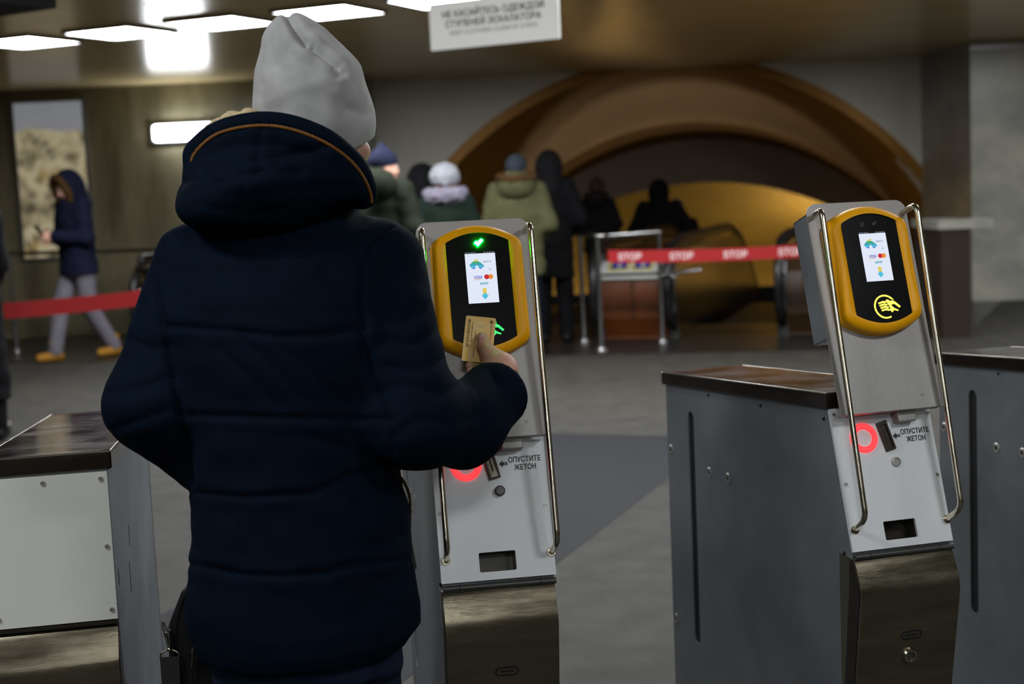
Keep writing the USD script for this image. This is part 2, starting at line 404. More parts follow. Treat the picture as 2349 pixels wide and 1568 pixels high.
M['poster'] = usdkit.material(stage, '/World/Looks/poster_print', {
    'a': ('attribute', {'attribute': 'st3'}), 's': ('separate_xyz', {}), 'n': ('noise_texture', {'scale': 5.0, 'detail': 5.0}), 'v': ('voronoi_texture', {'scale': 11.0}),
    'h': ('noise_texture', {'scale': 1.6, 'detail': 2.0}), 'ha': ('math', {'math_type': 'multiply_add', 'value2': .4, 'value3': .60}),
    'cmp': ('math', {'math_type': 'subtract'}), 'mr': ('map_range', {'from_min': -.02, 'from_max': .02, 'to_min': 0, 'to_max': 1, 'clamp': True}),
    'g': ('rgb_ramp', {'ramp': [(.30, lin((88, 84, 66))), (.42, lin((150, 140, 112))), (.55, lin((196, 186, 158))), (.68, lin((158, 138, 92))), (.8, lin((104, 100, 84)))]}),
    'k': ('rgb_ramp', {'ramp': [(.0, lin((152, 158, 156))), (.5, lin((150, 152, 160))), (1.0, lin((108, 108, 126)))]}),
    'vr': ('rgb_ramp', {'ramp': [(.1, (.25, .24, .22)), (.5, (1, .98, .92))]}), 'vm': ('mix', {'mix_type': 'multiply', 'fac': .9}), 'x': ('mix', {}), 'e': ('principled_bsdf', {'emission_strength': .16, 'roughness': .3})},
    [('a.vector', 'n.vector'), ('a.vector', 'v.vector'), ('a.vector', 'h.vector'), ('a.vector', 's.vector'), ('h.fac', 'ha.value1'), ('s.z', 'cmp.value1'), ('ha.value', 'cmp.value2'), ('cmp.value', 'mr.value'),
     ('n.fac', 'g.fac'), ('n.fac', 'k.fac'), ('g.color', 'vm.color1'), ('v.distance', 'vr.fac'), ('vr.color', 'vm.color2'), ('mr.result', 'x.fac'), ('vm.color', 'x.color1'), ('k.color', 'x.color2'), ('x.color', 'e.base_color'), ('x.color', 'e.emission_color')], surface='e.BSDF')
pm = bx(-pw / 2, pw / 2, -.03, -.02, 0, ph)
pth = obj('print', pm, M['poster'], t, smooth=False)
UsdGeom.PrimvarsAPI(stage.GetPrimAtPath(pth)).CreatePrimvar('st3', Sdf.ValueTypeNames.Vector3fArray, 'vertex').Set([Gf.Vec3f(float(v[0] / ph + .5), 0, float(v[2] / ph)) for v in pm.vertices])
# hanging sign
a, b = P(990, 117, 8.97), P(1285, 88, 8.55)
sx = (b - a) * [1, 1, 0]; sw = np.linalg.norm(sx); sx /= sw; sh = .285
t = thing('hanging_sign', 'white escalator warning sign hanging under the brown ceiling', 'sign', (*((a + b) / 2)[:2], (a[2] + b[2]) / 2), math.degrees(math.atan2(sx[1], sx[0])))
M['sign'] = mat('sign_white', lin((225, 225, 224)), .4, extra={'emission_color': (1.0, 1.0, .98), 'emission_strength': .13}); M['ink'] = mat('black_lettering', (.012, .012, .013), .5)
obj('board', rbox(-sw / 2, sw / 2, -.008, .008, 0, sh, .003), M['sign'], t)
T = lambda z: frame4([0, -.0082, z], [1, 0, 0], [0, 0, 1], [0, -1, 0])
obj('lettering', cat(text('НЕ КАСАЙТЕСЬ ОДЕЖДОЙ', .04, T(sh - .075), bold=True, width=.70), text('СТУПЕНЕЙ ЭСКАЛАТОРА', .04, T(sh - .135), bold=True, width=.66)), M['ink'], t, smooth=False)
obj('lettering', text('KEEP CLOTHING CLEAR OF STEPS', .026, T(sh - .19), width=.60), mat('grey_lettering', lin((96, 96, 98)), .5), t, smooth=False)
for s in (-1, 1):
    zt = 2.75 - (a[2] + b[2]) / 2
    obj('hanger', cyl([s * sw * .35, 0, sh - .01], [s * sw * .35, 0, zt], .005, 8), M['trim'], t)

# ------------------------------------------------------------------ turnstiles
M['grey_side'] = mat('turnstile_grey_side', lin((126, 131, 136)), .42, metal=.3, vary=.16, scale=5, bump=.06, bscale=120, rvary=.08)
M['plate'] = mat('plate_grey', lin((158, 156, 152)), .45, metal=.3, vary=.05, scale=9, bump=.1, bscale=300)
M['white'] = mat('white_plastic', lin((222, 226, 228)), .35, vary=.03, scale=4)
M['cream'] = mat('cream_plastic', lin((206, 207, 200)), .35, vary=.05, scale=3)
M['steel'] = mat('brushed_steel', lin((130, 123, 104)), .22, metal=.9, vary=.12, scale=6, stretch=(1, 1, 6), bump=.12, bscale=60, bstretch=(1, 1, 14), rvary=.08)
M['steel_dark'] = mat('dark_steel', lin((58, 52, 44)), .4, metal=.7, vary=.15, scale=8)
M['lid'] = mat('lid_dark_metal', lin((56, 47, 43)), .13, metal=.6, vary=.2, scale=9, rvary=.05, bump=.05, bscale=40)
M['lid_edge'] = mat('lid_worn_edge', lin((120, 112, 98)), .25, metal=.9, vary=.25, scale=30)
M['chrome'] = mat('chrome_tube', lin((222, 214, 194)), .18, metal=1.0, vary=.08, scale=20, rvary=.05)
M['yellow'] = mat('yellow_plastic', lin((255, 178, 3)), .45, vary=.03, scale=14, spec=.28)
M['glass'] = mat('black_reader_glass', (.0055, .006, .006), .2, spec=.25)
M['screw'] = mat('screw_steel', lin((176, 174, 168)), .4, metal=.6)
M['hole'] = mat('dark_recess', (.006, .006, .007), .6)
M['tray'] = mat('tray_brown', lin((44, 40, 30)), .3, metal=.3)
M['button'] = mat('button_grey', lin((74, 74, 72)), .4, metal=.5)
M['red_ring'] = glow('red_ring_led', (1.0, .025, .03), .75)
M['screen'] = usdkit.material(stage, '/World/Looks/lcd_white', {'e': ('emission', {'color': (.80, .86, 1.0), 'strength': .31})}, [], surface='e.emission')
def lcd(name, c, k=.31):
    return usdkit.material(stage, '/World/Looks/' + name, {'e': ('emission', {'color': lin(c), 'strength': k})}, [], surface='e.emission')
LC = dict(yellow=lcd('lcd_yellow', (228, 208, 90)), green=lcd('lcd_green', (70, 176, 130)), teal=lcd('lcd_teal', (72, 168, 184)), blue=lcd('lcd_blue', (96, 120, 222)), navy=lcd('lcd_navy', (84, 92, 190)), red=lcd('lcd_red', (206, 52, 60)), orange=lcd('lcd_orange', (238, 150, 62)), cyan=lcd('lcd_cyan', (84, 196, 226)), grey=lcd('lcd_grey', (150, 150, 180)), mint=lcd('lcd_mint', (84, 170, 178)), white=lcd('lcd_mark', (120, 126, 140)))
M['led_green'] = usdkit.material(stage, '/World/Looks/led_green', {'e': ('emission', {'color': (.05, 1.0, .16), 'strength': .5})}, [], surface='e.emission')
M['led_check'] = usdkit.material(stage, '/World/Looks/led_check', {'e': ('emission', {'color': (.45, 1.0, .50), 'strength': 1.4})}, [], surface='e.emission')
M['led_yellow'] = usdkit.material(stage, '/World/Looks/led_yellow', {'e': ('emission', {'color': (1.0, .86, .10), 'strength': .55})}, [], surface='e.emission')
M['led_rim'] = usdkit.material(stage, '/World/Looks/led_rim', {'e': ('emission', {'color': (.0, 1.0, .003), 'strength': 55.0})}, [], surface='e.emission')
M['mark_off'] = mat('unlit_mark', (.013, .013, .013), .3)

TILT = math.radians(18); ST, CT = math.sin(TILT), math.cos(TILT); HZ = .745
FW = np.array([0, ST, CT]); FN = np.array([0, -CT, ST])
def FP(u, w, n=0.0): return np.array([u, 0, HZ]) + FW * w + FN * n
def FT(u, w, n=0.0): return frame4(FP(u, w, n), [1, 0, 0], FW, FN)       # x right, y up the face, z out of it

def flat(poly, u, w, n, d=.0006):
    return moved(extr(poly, 0, d), FT(u, w, n))

def sphere(c, r, k=2):
    s = trimesh.creation.icosphere(k, r); s.apply_translation(c); return s

def screw(T, r=.0042, parent=None, m=None):
    head = trimesh.creation.cylinder(r, .0016, sections=14); head.apply_translation([0, 0, .0008])
    slot = bx(-r * .55, r * .55, -r * .14, r * .14, .0015, .0019)
    p = obj('screw', moved(head, T), m or M['screw'], parent)
    obj('screw_slot', moved(slot, T), M['hole'], p, smooth=False)

def ring_outline(hw, hs, sag, r, n=120):
    """A barrel outline: straight sides, bulging ends, rounded corners."""
    a = np.linspace(-1, 1, 25)
    top = [(hw * t, hs + sag * (1 - t * t)) for t in a]; bot = [(-hw * t, -hs - sag * (1 - t * t)) for t in a]
    p = Polygon(bot + top if False else top[::-1] + [(-hw, -hs)] + [(-x, y) for x, y in bot[::-1]][::-1] + [(hw, hs)]).buffer(0)
    p = Polygon([(x, y) for x, y in top[::-1]] + [(x, y) for x, y in bot[::-1]][::-1]).convex_hull
    p = p.buffer(-r).buffer(r, 16)
    ang = np.linspace(0, 2 * np.pi, n, endpoint=False); out = []
    for t in ang:
        l = shapely.LineString([(0, 0), (math.cos(t), math.sin(t))]).intersection(p.exterior); out.append((l.x, l.y))
    return np.array(out), p

def ring_loft(rings):
    """Joins rings (each n x 3) into a skin, capped at both ends."""
    n = len(rings[0]); V = np.vstack(rings); F = []
    for k in range(len(rings) - 1):
        for i in range(n):
            j = (i + 1) % n; a, b, c, d = k * n + i, k * n + j, (k + 1) * n + j, (k + 1) * n + i
            F += [[a, b, c], [a, c, d]]
    V = np.vstack([V, rings[0].mean(0), rings[-1].mean(0)])
    for i in range(n):
        j = (i + 1) % n; F += [[len(V) - 2, j, i], [len(V) - 1, (len(rings) - 1) * n + i, (len(rings) - 1) * n + j]]
    return trimesh.Trimesh(V, F, process=False)

SH_R = 0.0; BODY_L = .93; SLOPE = .067
def sheared(m, sh):
    m = m.copy(); v = np.array(m.vertices); v[:, 0] -= v[:, 1] * sh; m.vertices = v; return m

def make_body(t, sh, sides='L', dents=True, vertical=False):
    """Grey case with its slot and bolts, dark lid and steel front cover."""
    top = 1.006; yf = (top - HZ) * ST / CT if not vertical else .006
    zt = lambda y: top - SLOPE * (y - yf)          # the case slopes down a little towards its far end
    if vertical:
        prof = [(.03, 0), (.03, .60), (.004, HZ), (.006, top), (BODY_L, zt(BODY_L)), (BODY_L, 0)]
    else:
        prof = [(.05, 0), (.028, .60), (.004, HZ), (.004 + yf, top), (BODY_L, zt(BODY_L)), (BODY_L, 0)]
    hwb = .1015
    body = prism(prof, -hwb, hwb)
    B = m3.Manifold(m3.Mesh(np.asarray(body.vertices, np.float32), np.asarray(body.faces, np.uint32)))
    if B.volume() < 0:
        body.invert(); B = m3.Manifold(m3.Mesh(np.asarray(body.vertices, np.float32), np.asarray(body.faces, np.uint32)))
    if not vertical:
        cb = bx(-.034, .034, .0180, .054, -.045, .02); cb.apply_transform(FT(0, 0)); cm = m3.Manifold(m3.Mesh(np.asarray(cb.vertices, np.float32), np.asarray(cb.faces, np.uint32)))
        B = B - cm
    sl = None
    if dents:
        hull = m3.Manifold.batch_hull([m3.Manifold.cylinder(.05, .0185, .0185, 24).rotate((0, 90, 0)).translate((-hwb - .01, yf + .69, z)) for z in (.358, .885)])
        B = B - hull
        sl = tm(m3.Manifold.batch_hull([m3.Manifold.cylinder(.033, .0178, .0178, 24).rotate((0, 90, 0)).translate((-hwb + .004, yf + .69, z)) for z in (.358, .885)]))
    bp = obj('body', tm(B), M['grey_side'], t)
    if sl is not None:
        obj('slot', sl, M['hole'], bp, smooth=False)
        for y, z, r in ((.823, .79, .013), (.587, .776, .013), (.481, .782, .013), (.823, .363, .013)):
            ring = trimesh.creation.revolve([(.005, .0), (.005, .0012), (r - .003, .0022), (r, 0)], sections=22)
            T = frame4([-hwb, yf + y, z], [0, 1, 0], [0, 0, 1], [1, 0, 0]); T[:3, 2] = [-1, 0, 0]; T[:3, 0] = [0, -1, 0]
            b = obj('bolt', moved(ring, T), M['screw'], bp); obj('bolt_hole', cyl([-hwb - .0008, yf + y, z], [-hwb + .001, yf + y, z], .005, 14), M['hole'], bp)
        for y, z in ((.577, .958), (.30, .972), (.02, .985), (-.05, .74)):
            obj('rivet', sphere([-hwb, yf + y, z], .004, 1), M['steel_dark'], bp)
    else:
        for y, z0, z1 in ((.30, .80, .84), (.26, .72, .78), (.05, .79, .82)):
            obj('scratch', bx(hwb, hwb + .0004, y, y + .012, z0, z1), M['steel_dark'], bp, smooth=False)
    if vertical:
        obj('edge_seam', bx(hwb, hwb + .0006, BODY_L - .012, BODY_L - .004, .03, zt(BODY_L) - .05), M['hole'], bp, smooth=False)
    # lid
    y0 = yf - .004
    s = m3.Manifold.sphere(.004, 8)
    pts = [(x, y, zt(y) + q) for x in (-hwb - .004, hwb + .004) for y in (y0, BODY_L + .006) for q in (.004, .028)]
    lid = tm(m3.Manifold.batch_hull([s.translate(p) for p in pts]).refine_to_length(.05))
    lp = obj('lid', lid, M['lid'], t)
    E3 = lambda x, y: (x, y, zt(y) + .030)
    ed = cat(tube([E3(-hwb - .006, y0 - .002), E3(hwb + .006, y0 - .002)], .0024, 8), tube([E3(-hwb - .006, y0 - .002), E3(-hwb - .006, BODY_L)], .0024, 8), tube([E3(hwb + .006, y0 - .002), E3(hwb + .006, BODY_L)], .0024, 8))
    obj('lid_edge', ed, M['lid_edge'], lp)
    # steel front cover: a lip that swells outwards under the hinge, then falls back
    outp = [(.002, .737), (-.006, .735), (-.012, .728), (-.030, .690), (-.034, .672), (-.030, .640), (-.006, .50), (.018, .34), (.028, .22), (.03, .03)]
    inn = [(.05, .03), (.05, .737)]
    n = len(outp)
    cov = prism(outp + inn, -.104, .100)
    cp = obj('steel_cover', cov, M['steel'], t, smooth=25)
    fp_ = [(.002, .735), (-.012, .715), (-.026, .675), (.0, .50), (.024, .34), (.034, .03), (.075, .03), (.055, .34), (.035, .50), (.012, .68), (.010, .735)]
    obj('cover_flank', cat(prism(fp_, -.1052, -.1040), prism(fp_, .1000, .1012)), M['steel_dark'], cp)
    return cp

def cover_marks(cp, lock=True):
    # stamped sign of three bars and a round lock, on the sloping part of the cover
    def on(z):
        a, b = np.array([-.030, .640]), np.array([-.006, .50]); c = np.array([.018, .34])
        y = np.interp(z, [.34, .5, .64], [.018, -.006, -.030]); return y
    z0 = .585; y = on(z0)
    nrm = np.array([0, -.986, -.169]); up = np.array([0, -.169, .986])
    T = frame4([.004, y, z0], [1, 0, 0], up, nrm)
    w = .0125
    mk = cat(*[moved(bx(-w, w, k * .0075 - .0017, k * .0075 + .0017, 0, .0006), T) for k in (-1, 0, 1)],
             *[moved(extr(Point(s * w, 0).buffer(.0092).difference(Point(s * w, 0).buffer(.0062)).intersection(sbox(min(0, s), -1, max(0, s), 1).difference(sbox(-w, -1, w, 1))), 0, .0006), T) for s in (-1, 1)])
    obj('stamped_mark', mk, M['hole'], cp, smooth=False)
    if lock:
        z1 = .545; T = frame4([.002, on(z1), z1], [1, 0, 0], up, nrm)
        r = trimesh.creation.revolve([(0, .004), (.0085, .004), (.009, .0075), (.0125, .0075), (.0145, .004), (.015, 0), (0, 0)], sections=28)
        lk = obj('lock', moved(r, T), M['chrome'], cp)
        k = trimesh.creation.cylinder(.008, .001, sections=20); k.apply_translation([0, 0, .0045]); obj('lock_core', moved(k, T), M['button'], cp)

def make_turnstile(label, loc, yaw, lit):
    t = thing('turnstile', label, 'turnstile', loc, yaw)
    cp = make_body(t, SH_R)
    cover_marks(cp, lock=(lit == 'yellow'))
    # hinge
    h = obj('hinge', tube([FP(-.103, -.006, .004), FP(.103, -.006, .004)], .0058, 14), M['button'], t)
    for u in (-.072, .074):
        obj('hinge_joint', tube([FP(u - .0008, -.006, .004), FP(u + .0008, -.006, .004)], .0062, 14), M['hole'], h)
    # white coin panel with the return opening cut through it
    pan = sbox(-.1045, .004, .1045, .278).difference(affinity.translate(sbox(-.0335, .0185, .0335, .0535).buffer(-.003).buffer(.003), 0, 0))
    cpn = obj('coin_panel', moved(extr(pan, 0, .006), FT(0, 0, 0)), M['white'], t)
    tr = cat(moved(bx(-.033, .033, .019, .053, -.040, -.036), FT(0, 0)), *[moved(bx(*b, -.036, -.0005), FT(0, 0)) for b in ((-.0338, -.0328, .019, .053), (.0328, .0338, .019, .053), (-.033, .033, .0525, .0535), (-.033, .033, .0182, .0192))])
    obj('return_tray', tr, M['tray'], cpn, smooth=False)
    rg = trimesh.creation.torus(.0225, .0066, major_sections=48, minor_sections=10)
    obj('ring_light', moved(rg, FT(-.043, .2126, .0040)), M['red_ring'], cpn)
    # slanting coin slot
    T = FT(.0025, .2125, .006) @ trimesh.transformations.rotation_matrix(math.radians(12), [0, 0, 1])
    bz = sbox(-.0105, -.0285, .0105, .0285); op = sbox(-.0068, -.0245, .0068, .022)
    sp = obj('slot_bezel', moved(extr(bz.difference(op), 0, .005), T), M['steel_dark'], cpn)
    obj('slot_plate', moved(bx(-.0068, .0068, -.0245, .022, 0, .0015), T), M['chrome'] if lit == 'green' else M['steel_dark'], cpn)
    obj('slot_mouth', moved(bx(-.0016, .0016, -.014, .014, .0014, .0022), T), M['hole'], cpn, smooth=False)
    bt = trimesh.creation.revolve([(0, .010), (.0075, .010), (.0092, .0085), (.0098, 0), (0, 0)] if lit == 'green' else [(0, .0012), (.0062, .0012), (.007, .0035), (.0092, .0030), (.0098, 0), (0, 0)], sections=28)
    obj('button', moved(bt, FT(.0147, .162, .006)), M['button'] if lit == 'green' else M['plate'], cpn)
    ar = Polygon([(-.009, 0), (-.002, .0062), (-.002, .003), (.001, .003), (.001, -.003), (-.002, -.003), (-.002, -.0062)]).union(sbox(.002, -.003, .0035, .003)).union(sbox(.0048, -.003, .0068, .003))
    obj('lettering', cat(text('ОПУСТИТЕ', .0098, FT(.0655, .2175, .0061), bold=True, width=.060), text('ЖЕТОН', .0098, FT(.0655, .2030, .0061), bold=True, width=.040), flat(ar, .0265, .2110, .0061)), M['ink'], cpn, smooth=False)
    for u, w in ((-.096, .13), (.0965, .13), (-.0965, .262), (.0965, .266)):
        screw(FT(u, w, .006), .0036, cpn)
    # latch under the plate
    obj('latch', moved(rbox(-.020, .020, .234, .256, .006, .03, .003), FT(.042, .0)), M['plate'], t)
    # reader plate: a folded sheet, its deep case behind the upper part
    po = sbox(-.105, .254, .107, .663)
    po = po.difference(sbox(-.105, .64, .107, .70)).union(sbox(-.105, .55, .107, .663).buffer(-.022).buffer(.022, 12)).union(sbox(-.105, .254, .107, .64))
    pl = obj('reader_plate', cat(moved(extr(po, .047, .0505), FT(0, 0)), moved(bx(-.105, .107, .254, .2575, .022, .05), FT(0, 0))), M['plate'], t)
    obj('plate_case', cat(moved(bx(-.103, -.100, .40, .645, -.01, .047), FT(0, 0)), moved(bx(.102, .105, .40, .645, -.01, .047), FT(0, 0)), moved(bx(-.103, .105, .642, .645, -.01, .047), FT(0, 0)), moved(bx(-.103, .105, .40, .403, -.01, .047), FT(0, 0)), moved(bx(-.103, .105, .40, .645, -.013, -.01), FT(0, 0))), M['grey_side'], pl, smooth=False)
    obj('plate_bracket', moved(bx(-.085, .085, .262, .42, .010, .046), FT(0, 0)), M['steel_dark'], pl, smooth=False)
    for u, w in ((-.082, .612), (.07, .280), (-.075, .46), (.085, .50)):
        screw(FT(u, w, .0505), .0035, pl, M['plate'])
    # guard rails
    for s in (-1, 1):
        u0, u1 = (-.094, -.097) if s < 0 else (.098, .103)
        pts = bend([FP(u0, .636, .045), FP(u0 + s * .004, .640, .098), FP(s * .094 if s < 0 else .104, .060, .056), FP(u1 * .96, .044, .004)], .02, 9)
        r = obj('guard_rail', tube(pts, .0056, 14), M['chrome'], t, smooth=True)
        fl = trimesh.creation.revolve([(0, .003), (.0075, .003), (.009, 0), (0, 0)], sections=20)
        obj('rail_foot', moved(fl, FT(u1 * .96, .044, .006)), M['chrome'], r)
    # validator
    W0, U0 = .522, .003
    out, op = ring_outline(.085, .094, .031, .022); gl, gp = ring_outline(.0585, .092, .018, .002)
    def R3(o, n, k=0.0):
        c = o * (1 - k); return np.stack([c[:, 0], c[:, 1], np.full(len(o), n)], 1)
    nin = out - np.array(op.centroid.coords)[0]
    dirs = out / np.linalg.norm(out, axis=1)[:, None]
    rings = [R3(out, .0505), R3(out, .066)]
    for a in np.linspace(8, 90, 12):
        a = math.radians(a); q = out - dirs * .018 * (1 - math.cos(a)); rings.append(R3(q, .066 + .019 * math.sin(a)))
    inner = out - dirs * .018
    for k, n in ((.4, .0847), (.7, .0838), (.9, .0828), (1.0, .0815)):
        rings.append(R3(inner * (1 - k) + gl * k, n))
    rings.append(R3(gl * .9, .079))
    vh = obj('validator', moved(ring_loft(rings), FT(U0, W0)), M['yellow'], t, smooth=35)
    obj('reader_glass', flat(gp.buffer(.0006), U0, W0, .0792, .0022), M['glass'], vh, smooth=False)
    G = .0815
    Z = lambda u, w, n=0.0: FT(U0 + u, W0 + w, G + n)
    pf = lambda poly, n=0.0, d=.0003, u=0, w=0: moved(extr(poly, 0, d), Z(u, w, n))
    SC = (.0035, .0215); hw, hh = .028, .0467
    obj('screen', pf(sbox(-hw, -hh, hw, hh), 0, .0005, *SC), M['screen'], vh, smooth=False)
    obj('status_bar', cat(*[pf(sbox(x, hh + .0012, x + l, hh + .0026), 0, .0004, *SC) for x, l in ((-.027, .005), (-.021, .003), (-.0165, .005), (-.010, .003), (.007, .004), (.0125, .003), (.017, .004), (.0225, .004))]), LC['white'], vh, smooth=False)
    n = .0006
    # banded two-winged mark
    wing = Polygon([(-.0135, -.001), (-.003, .008), (.0035, .0095), (.002, .006), (.0065, .0035), (.0145, -.004), (.009, -.0078), (.0055, -.0095), (.002, -.004), (.0005, -.001), (-.0025, -.0045), (-.0045, -.0095), (-.008, -.008), (-.0115, -.0055)])
    for (y0, y1), c in (((.0052, .012), 'yellow'), ((.0012, .0052), 'green'), ((-.0028, .0012), 'teal'), ((-.0064, -.0028), 'cyan'), ((-.012, -.0064), 'blue')):
        g = wing.intersection(sbox(-.03, y0, .03, y1))
        if not g.is_empty:
            obj('screen_logo', pf(g, n, .0003, SC[0] - .0075, SC[1] + .0265), LC[c], vh, smooth=False)
    def tx(s, h, u, w, c, wd, italic=0.0):
        m = meshkit.text_mesh(s, h, .0003, True); b = m.bounds; v = np.array(m.vertices); v[:, 0] += v[:, 1] * italic; m.vertices = v
        m.apply_translation([-(b[0][0] + b[1][0]) / 2, -h / 2, 0]); m.apply_scale([wd / (b[1][0] - b[0][0]), 1, 1]); m.apply_transform(Z(SC[0] + u, SC[1] + w, n))
        obj('screen_text', m, LC[c], vh, smooth=False)
    tx('КАРТА', .0032, .0125, .0305, 'grey', .0145)
    tx('°С', .003, .0165, .0155, 'teal', .005)
    tx('VISA', .0052, -.0075, .0018, 'navy', .0155, .25)
    obj('screen_underline', pf(sbox(-.007, -.0005, .006, .0003), n, .0003, SC[0] - .0075, SC[1] - .0026), LC['orange'], vh, smooth=False)
    obj('screen_circle', pf(Point(-.0037, 0).buffer(.0046, 12), n, .0003, SC[0] + .0125, SC[1] + .0018), LC['red'], vh, smooth=False)
    obj('screen_circle', pf(Point(.0037, 0).buffer(.0046, 12).difference(Point(-.0037, 0).buffer(.0046, 12)), n, .0003, SC[0] + .0125, SC[1] + .0018), LC['orange'], vh, smooth=False)
    tx('МИР', .0045, .0035, -.0105, 'mint', .0155)
    obj('screen_arrow', pf(sbox(-.0035, .0, .0035, .0095), n, .0003, SC[0] + .003, SC[1] - .029), LC['yellow'], vh, smooth=False)
    obj('screen_arrow', pf(Polygon([(-.0035, 0), (.0035, 0), (.0035, -.0035), (.007, -.0035), (0, -.0115), (-.007, -.0035), (-.0035, -.0035)]), n, .0003, SC[0] + .003, SC[1] - .029), LC['cyan'], vh, smooth=False)
    ck = Polygon([(-.0105, .0005), (-.0065, .0045), (-.0035, .0015), (.0065, .0095), (.0105, .0065), (-.003, -.0075)]).buffer(.0012)
    cr = Polygon([(-.005, -.0035), (-.0035, -.005), (0, -.0015), (.0035, -.005), (.005, -.0035), (.0015, 0), (.005, .0035), (.0035, .005), (0, .0015), (-.0035, .005), (-.005, .0035), (-.0015, 0)])
    if lit == 'green':
        c0_ = affinity.scale(ck, .72, .72)
        obj('check_mark', pf(c0_, 0, .0030, .003, .087), M['led_check'], vh, smooth=False)
        obj('check_rim', pf(c0_.buffer(.0012).difference(c0_.buffer(.0001)), 0, .0034, .003, .087), M['led_rim'], vh, smooth=False)
    else:
        obj('check_mark', pf(affinity.scale(ck, .5, .5), 0, .0004, .012, .0865), M['mark_off'], vh, smooth=False)
        obj('cross_mark', pf(cr, 0, .0004, -.014, .0865), M['mark_off'], vh, smooth=False)
    # tap symbol: a ring, and a hand reaching in with a bundle of fingers
    rg = Point(0, 0).buffer(.0245, 32).difference(Point(0, 0).buffer(.0212, 32))
    fing = shapely.union_all([shapely.LineString([(-.0125 + .0016 * k, .0078 - .0050 * k), (-.004 + .0012 * k, .0100 - .0052 * k), (.0015 + .0020 * k, .0092 - .0054 * k)]).buffer(.0018) for k in range(4)])
    palm = Polygon([(.003, .013), (.007, .0145), (.014, .010), (.0165, .0125), (.024, .0085), (.034, -.0015), (.031, -.004), (.0225, .0035), (.0165, .0045), (.0135, .002), (.019, -.004), (.028, -.0085), (.0265, -.0105), (.018, -.008), (.0135, -.0125), (.0095, -.008), (.0105, -.003), (.0075, .004)])
    cut = palm.buffer(.0022).union(Polygon([(.004, -.002), (.03, .012), (.034, -.03), (.012, -.03)]))
    sym = rg.difference(cut).union(fing).union(palm)
    sym = sym if lit == 'yellow' else sym
    obj('tap_symbol', pf(affinity.scale(sym.buffer(0), .94, .94, origin=(0, 0)), 0, .0009, .004, -.0755), M['led_yellow'] if lit == 'yellow' else M['led_green'], vh, smooth=False)
    return t

tc, tr_ = P(1145, 1335, 2.5), P(2070, 1245, 2.6)
TURN_C = make_turnstile('turnstile with yellow card validator showing a green check mark, behind the held card', (tc[0], tc[1], 0), 8.5, 'green')
TURN_R = make_turnstile('turnstile with yellow card validator showing the glowing yellow tap symbol', (tr_[0], tr_[1], 0), 15, 'yellow')

# third turnstile, cut by the right edge: its long side shows
# (its front, 0.7 m on from the yellow lit one, lies outside the picture)
ya = math.radians(13.5); sl_ = P(2234, 1150, 3.455)
loc = np.array([-.1015, .083 + .69])
off = np.array([math.cos(ya) * loc[0] - math.sin(ya) * loc[1], math.sin(ya) * loc[0] + math.cos(ya) * loc[1]])
t = thing('turnstile', 'dark grey turnstile side with a long slot, cut by the right edge of the picture', 'turnstile', (sl_[0] - off[0], sl_[1] - off[1], 0), 13.5)
cp = make_body(t, SH_R); cover_marks(cp)
obj('coin_panel', moved(extr(sbox(-.1045, .004, .1045, .27), 0, .006), FT(0, 0, 0)), M['white'], t)

# exit end of the turnstile on the left
lf = P(249, 1034, 2.372)
yl = math.radians(10.5)
t = thing('turnstile', 'low white fronted turnstile end with dark lid and no validator, at the left edge', 'turnstile', (lf[0] - .106 * math.cos(yl), lf[1] - .106 * math.sin(yl), 0), 10.5)
cp = make_body(t, 0.0, dents=False, vertical=True)
pw_ = obj('front_panel', bx(-.1005, .1005, -.004, .008, .748, 1.003), M['cream'], t)
for x, z in ((.090, .992), (.092, .875), (.092, .765), (-.092, .992), (-.092, .765), (-.004, .992)):
    screw(frame4([x, -.004, z], [1, 0, 0], [0, 0, 1], [0, -1, 0]), .0042, pw_)
obj('hinge', bx(-.101, .101, -.008, .004, .741, .746), M['steel_dark'], t)
obj('lid_slot', rbox(-.016, .016, .030, .038, 1.033, 1.0365, .001), M['hole'], t)

# ------------------------------------------------------------------ escalators, barriers, tapes
M['rubber'] = mat('handrail_rubber', (.012, .011, .011), .35)
M['newel'] = mat('newel_orange_brown', lin((92, 46, 12)), .4, vary=.1, scale=3)
M['newel_dark'] = mat('newel_dark_brown', lin((56, 37, 14)), .4, vary=.1, scale=3)
M['chrome2'] = mat('barrier_chrome', lin((190, 190, 190)), .2, metal=1.0)
M['label_white'] = mat('label_white', lin((200, 200, 196)), .4)
M['label_yellow'] = mat('label_yellow', lin((206, 190, 40)), .4)
M['label_blue'] = mat('label_blue', lin((40, 52, 150)), .4)
M['tape'] = mat('red_tape', lin((164, 9, 16)), .5)
M['tape_white'] = mat('tape_lettering', lin((232, 216, 216)), .5)
M['step'] = mat('step_steel', lin((90, 88, 84)), .4, metal=.7)

def incline(s):                  # floor level along an escalator: flat landing, curve, then 30 degrees down
    s = np.asarray(s, float); a = 3.4; b = 4.6
    t = np.clip((s - a) / (b - a), 0, 1)
    return -(b - a) * math.tan(math.radians(30)) * t * t / 2 - np.maximum(s - b, 0) * math.tan(math.radians(30))

def strip(profile_top, profile_bot, x0, x1):
    """A wall of thickness x0..x1 between two (y, z) lines."""
    return prism(list(profile_top) + list(profile_bot)[::-1], x0, x1)

